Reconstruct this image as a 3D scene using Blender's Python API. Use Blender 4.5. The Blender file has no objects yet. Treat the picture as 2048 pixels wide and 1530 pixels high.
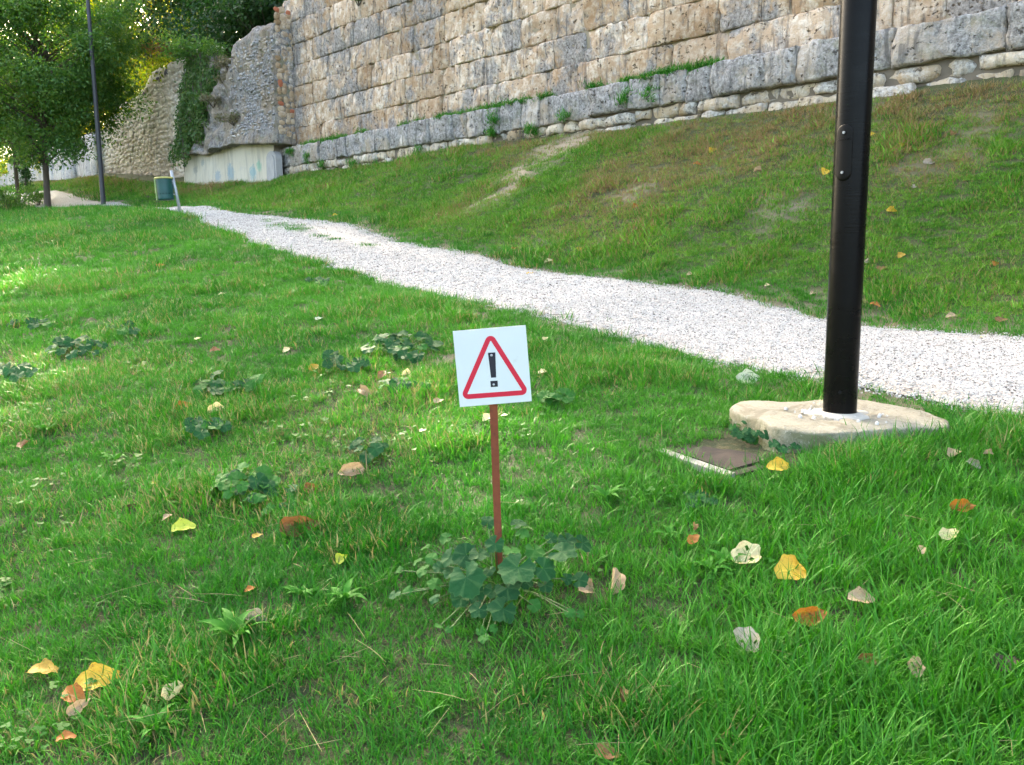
import bpy, math, random
import numpy as np
from mathutils import Vector, Matrix, Euler

# ------------------------------------------------------------------ camera, sky, sun, exposure
SC = bpy.context.scene
COL = SC.collection
PITCH = math.radians(8.7)
F_PX, CX, CY = 1700.0, 1024.0, 765.0
CAM = np.array([0.0, 0.0, 1.5])
cd = bpy.data.cameras.new('camera')
cd.sensor_width = 36.0
cd.lens = F_PX / 2048.0 * 36.0
cd.clip_start = 0.05
cd.clip_end = 2000
cam = bpy.data.objects.new('camera', cd)
cam.location = CAM
cam.rotation_euler = (math.pi / 2 - PITCH, 0, 0)
COL.objects.link(cam)
SC.camera = cam

SUN_AZ, SUN_EL = math.radians(-12), math.radians(31)     # azimuth from +Y, clockwise
world = bpy.data.worlds.new('World')
SC.world = world
world.use_nodes = True
wn = world.node_tree
sky = wn.nodes.new('ShaderNodeTexSky')
sky.sky_type = 'NISHITA'
sky.sun_disc = False
sky.sun_elevation = SUN_EL
sky.sun_rotation = SUN_AZ
sky.air_density = 0.7
sky.dust_density = 6.0
sky.ozone_density = 0.3
wn.links.new(sky.outputs[0], wn.nodes['Background'].inputs[0])
wn.nodes['Background'].inputs[1].default_value = 0.15
sl = bpy.data.lights.new('sun', 'SUN')
sl.energy = 2.6
sl.angle = math.radians(0.5)
sl.color = (1.0, 0.93, 0.80)
sun = bpy.data.objects.new('sun', sl)
SUN_DIR = Vector((math.sin(SUN_AZ) * math.cos(SUN_EL), math.cos(SUN_AZ) * math.cos(SUN_EL), math.sin(SUN_EL)))
sun.rotation_euler = SUN_DIR.to_track_quat('Z', 'Y').to_euler()
sun.location = (0, 40, 40)
COL.objects.link(sun)
SC.view_settings.view_transform = 'Standard'
SC.view_settings.look = 'None'
SC.view_settings.gamma = 1.0
SC.view_settings.use_curve_mapping = False
SC.view_settings.exposure = 3.42
SC.view_settings.use_white_balance = True
SC.view_settings.white_balance_temperature = 7600
SC.view_settings.white_balance_tint = 4
SC.cycles.max_bounces = 4
SC.cycles.adaptive_threshold = 0.02
SC.cycles.diffuse_bounces = 2
SC.cycles.glossy_bounces = 2
SC.cycles.transmission_bounces = 3
SC.cycles.transparent_max_bounces = 4
SC.cycles.caustics_reflective = False
SC.cycles.caustics_refractive = False

rng = np.random.default_rng(7)
R = random.Random(11)

# ------------------------------------------------------------------ helpers: noise, geometry frame, meshes
def _hash(xi, yi, seed):
    h = (xi.astype(np.int64) * 374761393 + yi.astype(np.int64) * 668265263 + seed * 974634777) & 0xffffffff
    h = ((h ^ (h >> 13)) * 1274126177) & 0xffffffff
    return ((h ^ (h >> 16)) & 0xffffff) / float(0xffffff)

def vnoise(x, y, seed=0):
    x = np.asarray(x, float); y = np.asarray(y, float)
    xi = np.floor(x); yi = np.floor(y)
    fx = x - xi; fy = y - yi
    fx = fx * fx * (3 - 2 * fx); fy = fy * fy * (3 - 2 * fy)
    a = _hash(xi, yi, seed); b = _hash(xi + 1, yi, seed)
    c = _hash(xi, yi + 1, seed); d = _hash(xi + 1, yi + 1, seed)
    return (a * (1 - fx) + b * fx) * (1 - fy) + (c * (1 - fx) + d * fx) * fy

def fbm(x, y, seed=0, oct=3):
    v = 0; a = .5; tot = 0
    for o in range(oct):
        v = v + a * vnoise(np.asarray(x) * 2 ** o, np.asarray(y) * 2 ** o, seed + 17 * o); tot += a; a *= .5
    return v / tot          # 0..1

# the wall runs along +s, up the bank is +t
WANG = math.radians(41.4)
WX, WY = -math.sin(WANG), math.cos(WANG)     # s direction
NX, NY = math.cos(WANG), math.sin(WANG)      # t direction (away from the camera, into the wall)
def st2xy(s, t): return WX * s + NX * t, WY * s + NY * t
def xy2st(x, y): return WX * x + WY * y, NX * x + NY * y
def P(s, t, z):
    x, y = st2xy(s, t); return Vector((x, y, z))

def ray(px, py):
    dx = (px - CX) / F_PX; dy = (CY - py) / F_PX
    return np.array([dx, math.cos(PITCH) + dy * math.sin(PITCH), -math.sin(PITCH) + dy * math.cos(PITCH)])
def project(pts):
    d = np.asarray(pts, float) - CAM
    f = d[..., 1] * math.cos(PITCH) - d[..., 2] * math.sin(PITCH)
    u = d[..., 1] * math.sin(PITCH) + d[..., 2] * math.cos(PITCH)
    return CX + F_PX * d[..., 0] / f, CY - F_PX * u / f, f

def new_mesh(name, verts, faces, smooth=False):
    me = bpy.data.meshes.new(name)
    me.from_pydata([tuple(v) for v in verts], [], [tuple(f) for f in faces])
    if smooth: me.polygons.foreach_set('use_smooth', [True] * len(me.polygons))
    me.update()
    return me

def np_mesh(name, verts, faces, smooth=False):
    """verts (N,3), faces (M,k) with one k"""
    me = bpy.data.meshes.new(name)
    verts = np.asarray(verts, np.float32); faces = np.asarray(faces, np.int32)
    M, k = faces.shape
    me.vertices.add(len(verts)); me.vertices.foreach_set('co', verts.ravel())
    me.loops.add(M * k); me.loops.foreach_set('vertex_index', faces.ravel())
    me.polygons.add(M)
    me.polygons.foreach_set('loop_start', np.arange(0, M * k, k, dtype=np.int32))
    me.polygons.foreach_set('loop_total', np.full(M, k, np.int32))
    if smooth: me.polygons.foreach_set('use_smooth', np.ones(M, bool))
    me.update(calc_edges=True)
    return me

def set_attr(me, name, arr, typ='FLOAT', dom='POINT'):
    a = me.attributes.new(name, typ, dom)
    arr = np.asarray(arr, np.float32)
    a.data.foreach_set('vector' if typ == 'FLOAT_VECTOR' else 'value', arr.ravel())

def link(name, me, mat=None, parent=None):
    o = bpy.data.objects.new(name, me)
    if mat is not None and me is not None and len(me.materials) == 0: me.materials.append(mat)
    if parent is not None: o.parent = parent
    COL.objects.link(o)
    return o
def tag(o, label=None, cat=None, group=None, kind=None):
    if label: o['label'] = label
    if cat: o['category'] = cat
    if group: o['group'] = group
    if kind: o['kind'] = kind
    return o
def empty(name, loc=(0, 0, 0), rot=(0, 0, 0)):
    o = bpy.data.objects.new(name, None)
    o.location = loc; o.rotation_euler = rot; o.empty_display_size = .1
    COL.objects.link(o); return o

class MB:
    def __init__(s): s.v = []; s.f = []
    def add(s, v, f):
        n = len(s.v); s.v += [tuple(p) for p in v]; s.f += [tuple(i + n for i in q) for q in f]
    def box(s, c, d):
        x, y, z = c; a, b, e = d[0] / 2, d[1] / 2, d[2] / 2
        s.add([(x - a, y - b, z - e), (x + a, y - b, z - e), (x + a, y + b, z - e), (x - a, y + b, z - e),
               (x - a, y - b, z + e), (x + a, y - b, z + e), (x + a, y + b, z + e), (x - a, y + b, z + e)],
              [(0, 3, 2, 1), (4, 5, 6, 7), (0, 1, 5, 4), (1, 2, 6, 5), (2, 3, 7, 6), (3, 0, 4, 7)])
    def tube(s, pts, rads, n=8, cap=True):
        pts = [Vector(p) for p in pts]; base = len(s.v); prev = None
        for i, p in enumerate(pts):
            d = (pts[min(i + 1, len(pts) - 1)] - pts[max(i - 1, 0)]).normalized()
            up = Vector((1, 0, 0)) if abs(d.x) < .9 else Vector((0, 1, 0))
            if prev is not None: up = prev
            a = (up - d * up.dot(d)).normalized(); b = d.cross(a); prev = a
            for k in range(n):
                an = 2 * math.pi * k / n
                s.v.append(tuple(p + (a * math.cos(an) + b * math.sin(an)) * rads[i]))
        for i in range(len(pts) - 1):
            for k in range(n):
                a0 = base + i * n + k; a1 = base + i * n + (k + 1) % n
                s.f.append((a0, a1, a1 + n, a0 + n))
        if cap:
            s.f.append(tuple(base + k for k in reversed(range(n))))
            s.f.append(tuple(base + (len(pts) - 1) * n + k for k in range(n)))
    def prism(s, outline, y0, y1):
        """outline in x,z; extruded along y"""
        n = len(outline)
        s.add([(p[0], y0, p[1]) for p in outline] + [(p[0], y1, p[1]) for p in outline],
              [tuple(range(n)), tuple(reversed(range(n, 2 * n)))] +
              [((i + 1) % n, i, i + n, (i + 1) % n + n) for i in range(n)])
    def mesh(s, name, smooth=False): return new_mesh(name, s.v, s.f, smooth)
    def build(s, name, mat, parent=None, smooth=False): return link(name, s.mesh(name, smooth), mat, parent)

# ------------------------------------------------------------------ materials
class NT:
    def __init__(s, name):
        s.m = bpy.data.materials.new(name); s.m.use_nodes = True
        s.t = s.m.node_tree; s.b = s.t.nodes['Principled BSDF']; s.out = s.t.nodes['Material Output']
    def n(s, typ, **kw):
        nd = s.t.nodes.new('ShaderNode' + typ)
        for k, v in kw.items():
            if k.startswith('i_'):
                key = k[2:]; key = int(key) if key.isdigit() else key
                s.put(nd.inputs[key], v)
            else: setattr(nd, k, v)
        return nd
    def put(s, sock, v):
        if isinstance(v, bpy.types.NodeSocket): s.t.links.new(v, sock)
        elif isinstance(v, tuple) and len(v) == 3 and sock.type == 'RGBA': sock.default_value = (*v, 1)
        else: sock.default_value = v
    def pos(s): return s.n('NewGeometry').outputs['Position']
    def obj(s): return s.n('TexCoord').outputs['Object']
    def mapping(s, vec, scale=(1, 1, 1), rot=(0, 0, 0), loc=None):
        m = s.n('Mapping'); s.t.links.new(vec, m.inputs[0]); m.inputs['Scale'].default_value = scale; m.inputs['Rotation'].default_value = rot
        if loc is not None: s.put(m.inputs['Location'], loc)
        return m.outputs[0]
    def noise(s, vec, scale, detail=3, rough=.55, dist=0.0):
        nd = s.n('TexNoise', i_Scale=scale, i_Detail=detail, i_Roughness=rough, i_Distortion=dist); s.t.links.new(vec, nd.inputs['Vector'])
        return nd.outputs[0]
    def voro(s, vec, scale, feature='F1', rnd=1.0, out=0):
        nd = s.n('TexVoronoi', feature=feature, i_Scale=scale, i_Randomness=rnd); s.t.links.new(vec, nd.inputs['Vector'])
        return nd.outputs[out]
    def ramp(s, fac, stops, interp='LINEAR'):
        nd = s.n('ValToRGB'); s.t.links.new(fac, nd.inputs[0]); cr = nd.color_ramp; cr.interpolation = interp
        while len(cr.elements) < len(stops): cr.elements.new(.5)
        for e, (p, c) in zip(cr.elements, stops):
            e.position = p; e.color = (*c, 1) if isinstance(c, tuple) else (c, c, c, 1)
        return nd.outputs[0]
    def mix(s, fac, a, b, blend='MIX'):
        nd = s.n('Mix', data_type='RGBA', blend_type=blend)
        s.put(nd.inputs[0], fac); s.put(nd.inputs[6], a); s.put(nd.inputs[7], b); return nd.outputs[2]
    def math(s, op, a, b=0.0, clamp=False):
        nd = s.n('Math', operation=op, use_clamp=clamp); s.put(nd.inputs[0], a); s.put(nd.inputs[1], b); return nd.outputs[0]
    def attr(s, name, inst=False):
        nd = s.n('Attribute', attribute_name=name, attribute_type='INSTANCER' if inst else 'GEOMETRY'); return nd.outputs['Fac']
    def rand(s): return s.n('ObjectInfo').outputs['Random']
    def bump(s, h, strength, dist=.02, normal=None):
        nd = s.n('Bump', i_Strength=strength, i_Distance=dist); s.t.links.new(h, nd.inputs['Height'])
        if normal is not None: s.t.links.new(normal, nd.inputs['Normal'])
        s.t.links.new(nd.outputs[0], s.b.inputs['Normal']); return nd.outputs[0]
    def base(s, c): s.put(s.b.inputs['Base Color'], c)
    def rough(s, v): s.put(s.b.inputs['Roughness'], v)
    def leafy(s, col, trans_col, fac=.4):
        tr = s.n('BsdfTranslucent'); s.put(tr.inputs[0], trans_col)
        mx = s.n('MixShader'); mx.inputs[0].default_value = fac
        s.t.links.new(s.b.outputs[0], mx.inputs[1]); s.t.links.new(tr.outputs[0], mx.inputs[2]); s.t.links.new(mx.outputs[0], s.out.inputs[0])
        s.base(col)

def plain(name, col, rough=.6, metal=0.0, var=.15, scale=20, bump=0.0):
    m = NT(name); v = m.noise(m.obj(), scale, 4)
    c = m.mix(v, tuple(x * (1 - var) for x in col), tuple(min(1, x * (1 + var)) for x in col))
    m.base(c); m.rough(rough); m.b.inputs['Metallic'].default_value = metal
    if bump: m.bump(m.noise(m.obj(), scale * 3, 5), bump, .005)
    return m.m

def grass_mat(name, lo, hi, dry=(.34, .29, .12), trans=.24, spec=.20):
    m = NT(name)
    bv = m.attr('bv'); tint = m.attr('tint', True); dr = m.attr('dry', True)
    f = m.math('ADD', m.math('MULTIPLY', bv, .5), m.math('MULTIPLY', tint, .5))
    c = m.mix(f, lo, hi)
    bv2 = m.attr('bv2')
    isdry = m.math('GREATER_THAN', dr, bv2)
    dcol = m.mix(bv, dry, tuple(x * .62 for x in dry))
    c2 = m.mix(isdry, c, dcol)
    hs = m.n('HueSaturation', i_Value=1.35, i_Saturation=1.05); m.t.links.new(c2, hs.inputs['Color'])
    m.leafy(c2, hs.outputs[0], trans)
    m.rough(.42); m.b.inputs['Specular IOR Level'].default_value = spec
    return m.m

def leaf_mat(name, cols, trans=.45, tmul=1.6, rough=.5, inst=False, vein=False):
    m = NT(name); bv = m.attr('bv')
    n = len(cols); c = m.ramp(bv, [(i / max(1, n - 1), c) for i, c in enumerate(cols)])
    hs = m.n('HueSaturation', i_Value=tmul, i_Saturation=1.1); m.t.links.new(c, hs.inputs['Color'])
    m.leafy(c, hs.outputs[0], trans); m.rough(rough)
    return m.m

# ---- stone
def stone_mat(name, tan1, tan2, grey, white, grey_amt=.5, pit=1.0, streak=True, lichen=.0, paint=None):
    m = NT(name); p = m.pos(); rnd = m.rand()
    off = m.n('CombineXYZ'); m.t.links.new(m.math('MULTIPLY', rnd, 5.0), off.inputs[0]); m.t.links.new(m.math('MULTIPLY', rnd, 3.0), off.inputs[2])
    q = m.n('VectorMath', operation='ADD'); m.t.links.new(p, q.inputs[0]); m.t.links.new(off.outputs[0], q.inputs[1]); q = q.outputs[0]
    n1 = m.noise(q, 1.9, 4, .62); n2 = m.noise(q, 7.0, 5, .72)
    base = m.mix(m.ramp(n1, [(.36, 0.0), (.64, 1.0)]), tan1, tan2)
    base = m.mix(m.ramp(n2, [(.46, 0.0), (.64, .9)]), base, white)
    base = m.mix(1.0, base, m.ramp(m.math('FRACT', m.math('MULTIPLY', rnd, 7.3)), [(0, (.74, .67, .58)), (.25, (.95, .92, .88)), (.6, (1.04, 1.03, 1.03)), (1, (1.16, 1.16, 1.17))]), 'MULTIPLY')
    base = m.mix(1.0, base, m.ramp(m.noise(p, .45, 3, .6), [(.35, (.82, .78, .74)), (.62, (1.08, 1.08, 1.08))]), 'MULTIPLY')
    gm = m.noise(m.mapping(p, (1, 1, .8)), 1.35, 6, .76, .35)
    gm = m.math('ADD', gm, m.math('MULTIPLY', m.math('SUBTRACT', rnd, .5), .09))
    gm = m.ramp(gm, [(.60 - grey_amt * .22, 0.0), (.68 - grey_amt * .20, 1.0)])
    gfine = m.mix(m.ramp(m.noise(q, 20, 3, .75), [(.36, 0.0), (.64, 1.0)]), tuple(x * .50 for x in grey), tuple(min(1, x * 1.55) for x in grey))
    col = m.mix(m.math('MULTIPLY', gm, .88), base, gfine)
    if streak:
        st = m.noise(m.mapping(q, (7, 7, .8)), 1.5, 3, .65)
        col = m.mix(m.ramp(st, [(.54, 0.0), (.68, .70)]), col, tuple(x * .34 for x in grey))
    if lichen:
        l = m.ramp(m.noise(q, 4, 6, .75), [(.54, 0.0), (.64, lichen)])
        col = m.mix(l, col, (.13, .14, .06))
    pn = m.noise(m.mapping(q, (1, 1, 1.3)), 11, 3, .68, .3)
    pits = m.ramp(pn, [(.325, 1.0), (.405, 0.0)])
    v2 = m.voro(m.mapping(q, (1, 1, 1.4)), 8)
    big = m.math('MULTIPLY', m.ramp(v2, [(.08, 1.0), (.22, 0.0)]), m.ramp(m.noise(q, 2.2, 3), [(.50, 0.0), (.60, 1.0)]))
    pits = m.math('MAXIMUM', pits, big)
    col = m.mix(m.math('MULTIPLY', pits, .90 * pit), col, tuple(x * .16 for x in tan1))
    if paint is not None:
        for (pt, r, c) in paint:
            d = m.n('VectorMath', operation='DISTANCE'); m.t.links.new(p, d.inputs[0]); d.inputs[1].default_value = pt
            dd = m.math('ADD', m.math('DIVIDE', d.outputs['Value'], r), m.math('MULTIPLY', m.noise(p, 9, 4), 1.6))
            col = m.mix(m.math('MULTIPLY', m.math('LESS_THAN', dd, 1.25), .8), col, c)
    m.base(col); m.rough(.95); m.b.inputs['Specular IOR Level'].default_value = .12
    h = m.math('SUBTRACT', m.math('ADD', n2, m.math('MULTIPLY', m.noise(q, 34, 2, .75), .5)), m.math('MULTIPLY', pits, 1.0 * pit))
    m.bump(h, .55, .045)
    return m.m

M = {}
M['travertine'] = stone_mat('travertine', (.40, .275, .175), (.55, .42, .305), (.26, .245, .235), (.71, .63, .535), .50)
M['plinth'] = stone_mat('grey_travertine', (.34, .29, .235), (.44, .39, .335), (.27, .262, .258), (.56, .53, .50), .80, lichen=.4)
M['footing'] = stone_mat('footing_stone', (.46, .37, .26), (.58, .50, .38), (.38, .37, .35), (.66, .61, .52), .5, lichen=.3)
M['mortar'] = plain('mortar', (.30, .245, .17), .95, var=.35, scale=6, bump=.6)

# ------------------------------------------------------------------ terrain
WALL_T = 10.47
def lawn_plane(s, t): return .1575 * t + .08 * s
CTRL = []
for s in (-12, -8, -4, 0, 4, 8, 12, 15):
    for t in (-12, -7, -3, 0, 2, 3.6): CTRL.append((s, t, lawn_plane(s, t)))
for s, t in ((-8, 4.4), (-3, 4.4), (2, 4.4), (5, 4.4), (7.6, 4.5), (9.8, 4.85), (12.2, 5.18), (16.2, 6.1)): CTRL.append((s, t, lawn_plane(s, t)))
for s, t, z in ((-8, 6.4, .12), (-3, 6.4, .5), (3.06, 6.36, .955), (6.4, 6.36, 1.29), (9.7, 6.75, 1.68), (13, 7.2, 2.065), (16.5, 7.6, 2.36), (19.5, 7.4, 2.44)): CTRL.append((s, t, z))
for s in (-12, -6, 0, 5, 10, 15, 20): CTRL.append((s, WALL_T, 3.5))
for s in (-6, 0, 5, 9): CTRL.append((s, 8.5, 2.35 if s < 7 else 2.5))
for s in (13, 18): CTRL.append((s, 9.0, 2.95))
for s, z in ((24, 3.62), (27.8, 3.8), (31, 4.1), (36, 4.5), (45, 4.8), (58, 4.8)): CTRL.append((s, WALL_T, z))
for s, t, z in ((19, 5.8, 2.36), (21, 4, 2.02), (20, 2, 1.8), (20, 0, 1.5), (20, -4, .8), (24.3, 5.6, 2.46), (22.8, 6.45, 2.68), (20.6, 6.2, 2.50), (22, 7.6, 2.50), (24.6, 7.9, 2.54), (28.2, 6.5, 2.75), (29.5, 7.9, 2.88), (33, 8.0, 3.22), (34, 5.5, 2.8),
                (40, 8, 3.7), (28, 2, 2.05), (30, -3, 1.3), (40, 3, 2.7), (40, -5, 1.4), (58, 8, 4.2), (58, 0, 3), (58, -10, 1.2), (25, -12, -.6), (40, -12, .4)): CTRL.append((s, t, z))
CTRL = np.array(CTRL, float)
def _U(r2): return np.where(r2 > 1e-9, r2 * np.log(np.maximum(r2, 1e-9)), 0.0)
def _fit():
    n = len(CTRL); Xc = CTRL[:, :2]
    r2 = ((Xc[:, None] - Xc[None]) ** 2).sum(-1)
    K = _U(r2) + np.eye(n) * 2.0
    Pm = np.hstack([np.ones((n, 1)), Xc])
    A = np.zeros((n + 3, n + 3)); A[:n, :n] = K; A[:n, n:] = Pm; A[n:, :n] = Pm.T
    return np.linalg.solve(A, np.concatenate([CTRL[:, 2], np.zeros(3)]))
WT = _fit()
def zst(s, t):
    s = np.atleast_1d(np.asarray(s, float)); t = np.atleast_1d(np.asarray(t, float))
    sc = np.clip(s, -12, 58); tc = np.clip(t, -12, WALL_T + .6)
    out = np.empty(len(sc))
    for i in range(0, len(sc), 20000):
        a, b = sc[i:i + 20000], tc[i:i + 20000]
        r2 = (a[:, None] - CTRL[None, :, 0]) ** 2 + (b[:, None] - CTRL[None, :, 1]) ** 2
        out[i:i + 20000] = _U(r2) @ WT[:-3] + WT[-3] + WT[-2] * a + WT[-1] * b
    return out - .03 * np.abs(s - sc) - .02 * np.abs(t - tc)
def ground_smooth(px, py, h=0.0):
    d = ray(px, py); f = lambda k: (CAM + d * k)
    ks = np.concatenate([np.arange(1.2, 12, .05), np.arange(12, 70, .2)])
    pts = CAM + ks[:, None] * d
    s, t = xy2st(pts[:, 0], pts[:, 1])
    below = (pts[:, 2] - (zst(s, t) + h)) < 0
    below |= t > WALL_T
    i = int(np.argmax(below)) if below.any() else len(ks) - 1
    lo, hi = ks[max(i - 1, 0)], ks[i]
    for _ in range(18):
        mid = (lo + hi) / 2; p = f(mid); s, t = xy2st(p[0], p[1])
        if p[2] - zst(s, t)[0] - h < 0: hi = mid
        else: lo = mid
    return f(hi)

# path edges, read as places on the ground
near_px = [(2048, 838), (1900, 806), (1770, 778), (1600, 747), (1430, 716), (1200, 655), (1060, 626), (870, 586), (700, 541), (560, 498), (450, 463), (395, 435)]
far_px = [(2048, 678), (1750, 650), (1600, 617), (1440, 586), (1280, 566), (1130, 545), (1000, 525), (830, 490), (740, 465), (650, 440), (560, 431), (480, 427)]
def edge(pxs, pre, post):
    L = list(pre)
    for px, py in pxs:
        p = ground_smooth(px, py); s, t = xy2st(p[0], p[1]); L.append((s, t))
    L += post
    L.sort(); return np.array(L)
E_NEAR = edge(near_px, [(-14, 4.3), (-6, 4.3), (-2, 4.3)], [(20, 6.6), (24, 7.2), (29, 7.2), (33, 7.3), (40, 7.3), (60, 7.3)])
E_FAR = edge(far_px, [(-14, 6.3), (-6, 6.3), (-2, 6.3)], [(20.5, 7.9), (24, 8.2), (29, 8.5), (33, 8.7), (40, 8.7), (60, 8.7)])
def smooth_interp(E):
    ss = np.linspace(-14, 60, 741); tt = np.interp(ss, E[:, 0], E[:, 1])
    k = np.ones(9) / 9; tt = np.convolve(np.pad(tt, 4, mode='edge'), k, 'valid')
    return lambda s: np.interp(s, ss, tt)
t_near0, t_far0 = smooth_interp(E_NEAR), smooth_interp(E_FAR)
def t_near(s): return t_near0(s) + (fbm(np.asarray(s) * 1.6, np.zeros_like(np.asarray(s, float)) + 3.3, 5) - .5) * .22 + (fbm(np.asarray(s) * 9, np.zeros_like(np.asarray(s, float)) + 1.3, 6) - .5) * .12
def t_far(s): return t_far0(s) + (fbm(np.asarray(s) * 1.6, np.zeros_like(np.asarray(s, float)) + 8.1, 9) - .5) * .16 + (fbm(np.asarray(s) * 9, np.zeros_like(np.asarray(s, float)) + 2.3, 7) - .5) * .14
def path_dist(s, t):
    """signed: positive outside the path"""
    a, b = t_near(s), t_far(s)
    return np.maximum(a - t, t - b)

_p = ground_smooth(1679, 827, .05)
POLE = Vector(_p); slab_top = POLE.z
_ps, _pt = xy2st(POLE.x, POLE.y)
def relief(s, t):
    n = relief0(s, t)
    d = np.hypot(s - _ps, t - _pt)
    w = np.clip((.95 - d) / .4, 0, 1); w = w * w * (3 - 2 * w) * np.clip(path_dist(s, t) / .25, 0, 1)
    if not w.any(): return n
    z = zst(s, t) + n
    low = (slab_top - .05) + np.clip(t - _pt, -1, 0) * .12
    n = n - w * np.maximum(z - low, 0)
    up = slab_top - .10 - .30 * np.maximum(0, d - .5) - .05 * np.clip((s - _ps) / .5, -1, 1)
    w2 = np.clip((1.25 - d) / .5, 0, 1) * np.clip(path_dist(s, t) / .25, 0, 1)
    return n + w2 * np.maximum(up - (zst(s, t) + n), 0)
def relief0(s, t):
    pd = np.clip(path_dist(s, t) / .35, 0, 1)
    n = (fbm(s * .9, t * .9, 21) - .5) * .09 + (fbm(s * 3.2, t * 3.2, 33) - .5) * .05
    bank = np.clip((t - t_far0(s)) / 1.0, 0, 1)
    n = n + bank * (fbm(s * .7 + t * .5, t * .5, 44) - .5) * .22 * np.clip((WALL_T - t) / 1.0, 0, 1)
    return n * pd - .012 * (1 - pd)
def gz(s, t): return zst(s, t) + relief(np.atleast_1d(s), np.atleast_1d(t))
def gxy(x, y):
    s, t = xy2st(np.atleast_1d(x), np.atleast_1d(y)); return gz(s, t)
def ground_hit(px, py, h=0.0):
    p = ground_smooth(px, py, h)
    s, t = xy2st(p[0], p[1])
    r = float(relief(np.array([s]), np.array([t]))[0])
    p = ground_smooth(px, py, h + r)
    return Vector(p)

SOIL = []    # bare patches: s, t, radius along, radius across, strength
for (px, py, rs, rt, k) in ((1120, 300, .6, .8, 1), (1060, 335, .55, .8, .95), (1000, 385, .4, .65, .85), (960, 405, .3, .5, .7), (1270, 378, .35, .35, .8), (1545, 410, .35, .3, .7), (1820, 330, .3, .2, .3), (1920, 300, .35, .2, .35),
                             (1190, 1035, .12, .07, .45), (1240, 1040, .1, .07, .45), (1700, 215, .5, .2, .3), (1960, 250, .4, .25, .3), (1330, 250, .4, .2, .3), (890, 715, .12, .2, .7), (200, 540, .3, .2, .4)):
    p = ground_hit(px, py); s, t = xy2st(p.x, p.y); SOIL.append((s, t, rs, rt, k))
def soil_mask(s, t):
    m = np.zeros_like(s)
    for a, b, rs, rt, k in SOIL:
        d = np.sqrt(((s - a) / rs) ** 2 + ((t - b) / rt) ** 2) + (fbm(s * 3, t * 3, 71) - .5) * 1.2
        m = np.maximum(m, k * np.clip(1.35 - d, 0, 1))
    return np.clip(m, 0, 1)

sv = np.concatenate([[-300, -150, -80, -45, -28, -18], np.arange(-12, 48, .15), np.arange(48, 62, .6), [70, 90, 130, 200, 300]])
tv = np.concatenate([[-300, -150, -80, -45, -28, -18], np.arange(-12, -3, .3), np.arange(-3, WALL_T + .3, .13)])
S2, T2 = np.meshgrid(sv, tv, indexing='ij')
sf, tf = S2.ravel(), T2.ravel()
zf = gz(sf, tf)
xf, yf = st2xy(sf, tf)
ns, nt_ = len(sv), len(tv)
idx = np.arange(ns * nt_).reshape(ns, nt_)
fc = np.stack([idx[:-1, :-1], idx[:-1, 1:], idx[1:, 1:], idx[1:, :-1]], -1).reshape(-1, 4)
gm = np_mesh('ground', np.stack([xf, yf, zf], 1), fc, True)
set_attr(gm, 'soil', soil_mask(sf, tf))
set_attr(gm, 'edge', np.clip(1 - path_dist(sf, tf) / .45, 0, 1))
set_attr(gm, 'bank', np.clip((tf - t_far0(sf)) / .8, 0, 1))
m = NT('soil_and_turf'); p = m.pos()
turf = m.mix(m.noise(p, 7, 5, .65), (.014, .026, .008), (.050, .060, .018))
turf = m.mix(m.ramp(m.noise(p, 30, 4, .7), [(.5, 0.0), (.7, .7)]), turf, (.14, .11, .055))
soilc = m.mix(m.noise(p, 16, 5, .7), (.24, .185, .12), (.42, .35, .25))
c = m.mix(m.math('MULTIPLY', m.attr('bank'), .5), turf, (.085, .095, .035))
c = m.mix(m.math('MAXIMUM', m.attr('soil'), m.math('MULTIPLY', m.attr('edge'), .7)), c, soilc)
m.base(c); m.rough(.95); m.bump(m.noise(p, 45, 6, .7), .8, .03)
M['turf'] = m.m
ground = link('ground', gm, M['turf']); tag(ground, kind='structure', label='grassy sloping ground of lawn and bank')

# the ground behind and above the wall
us = np.array([-300, -60, -14, 0, 10, 20, 25, 28, 31, 34, 37, 41, 48, 60, 80, 150, 300.]); ut = np.array([10.95, 12, 14, 18, 25, 40, 80, 160, 320.])
US, UT = np.meshgrid(us, ut, indexing='ij')
UZ = np.interp(US, [-300, 26, 38, 300], [7.5, 7.4, 4.9, 4.9]) + np.clip(UT - 20, 0, 60) * .05
x, y = st2xy(US.ravel(), UT.ravel()); ii = np.arange(US.size).reshape(US.shape)
um = np_mesh('upper_ground', np.stack([x, y, UZ.ravel()], 1), np.stack([ii[:-1, :-1], ii[:-1, 1:], ii[1:, 1:], ii[1:, :-1]], -1).reshape(-1, 4), True)
tag(link('upper_ground', um, plain('leaf_litter', (.10, .08, .04), .95, var=.5, scale=3, bump=.5)), kind='structure', label='dark shaded ground above the old wall')

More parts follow.
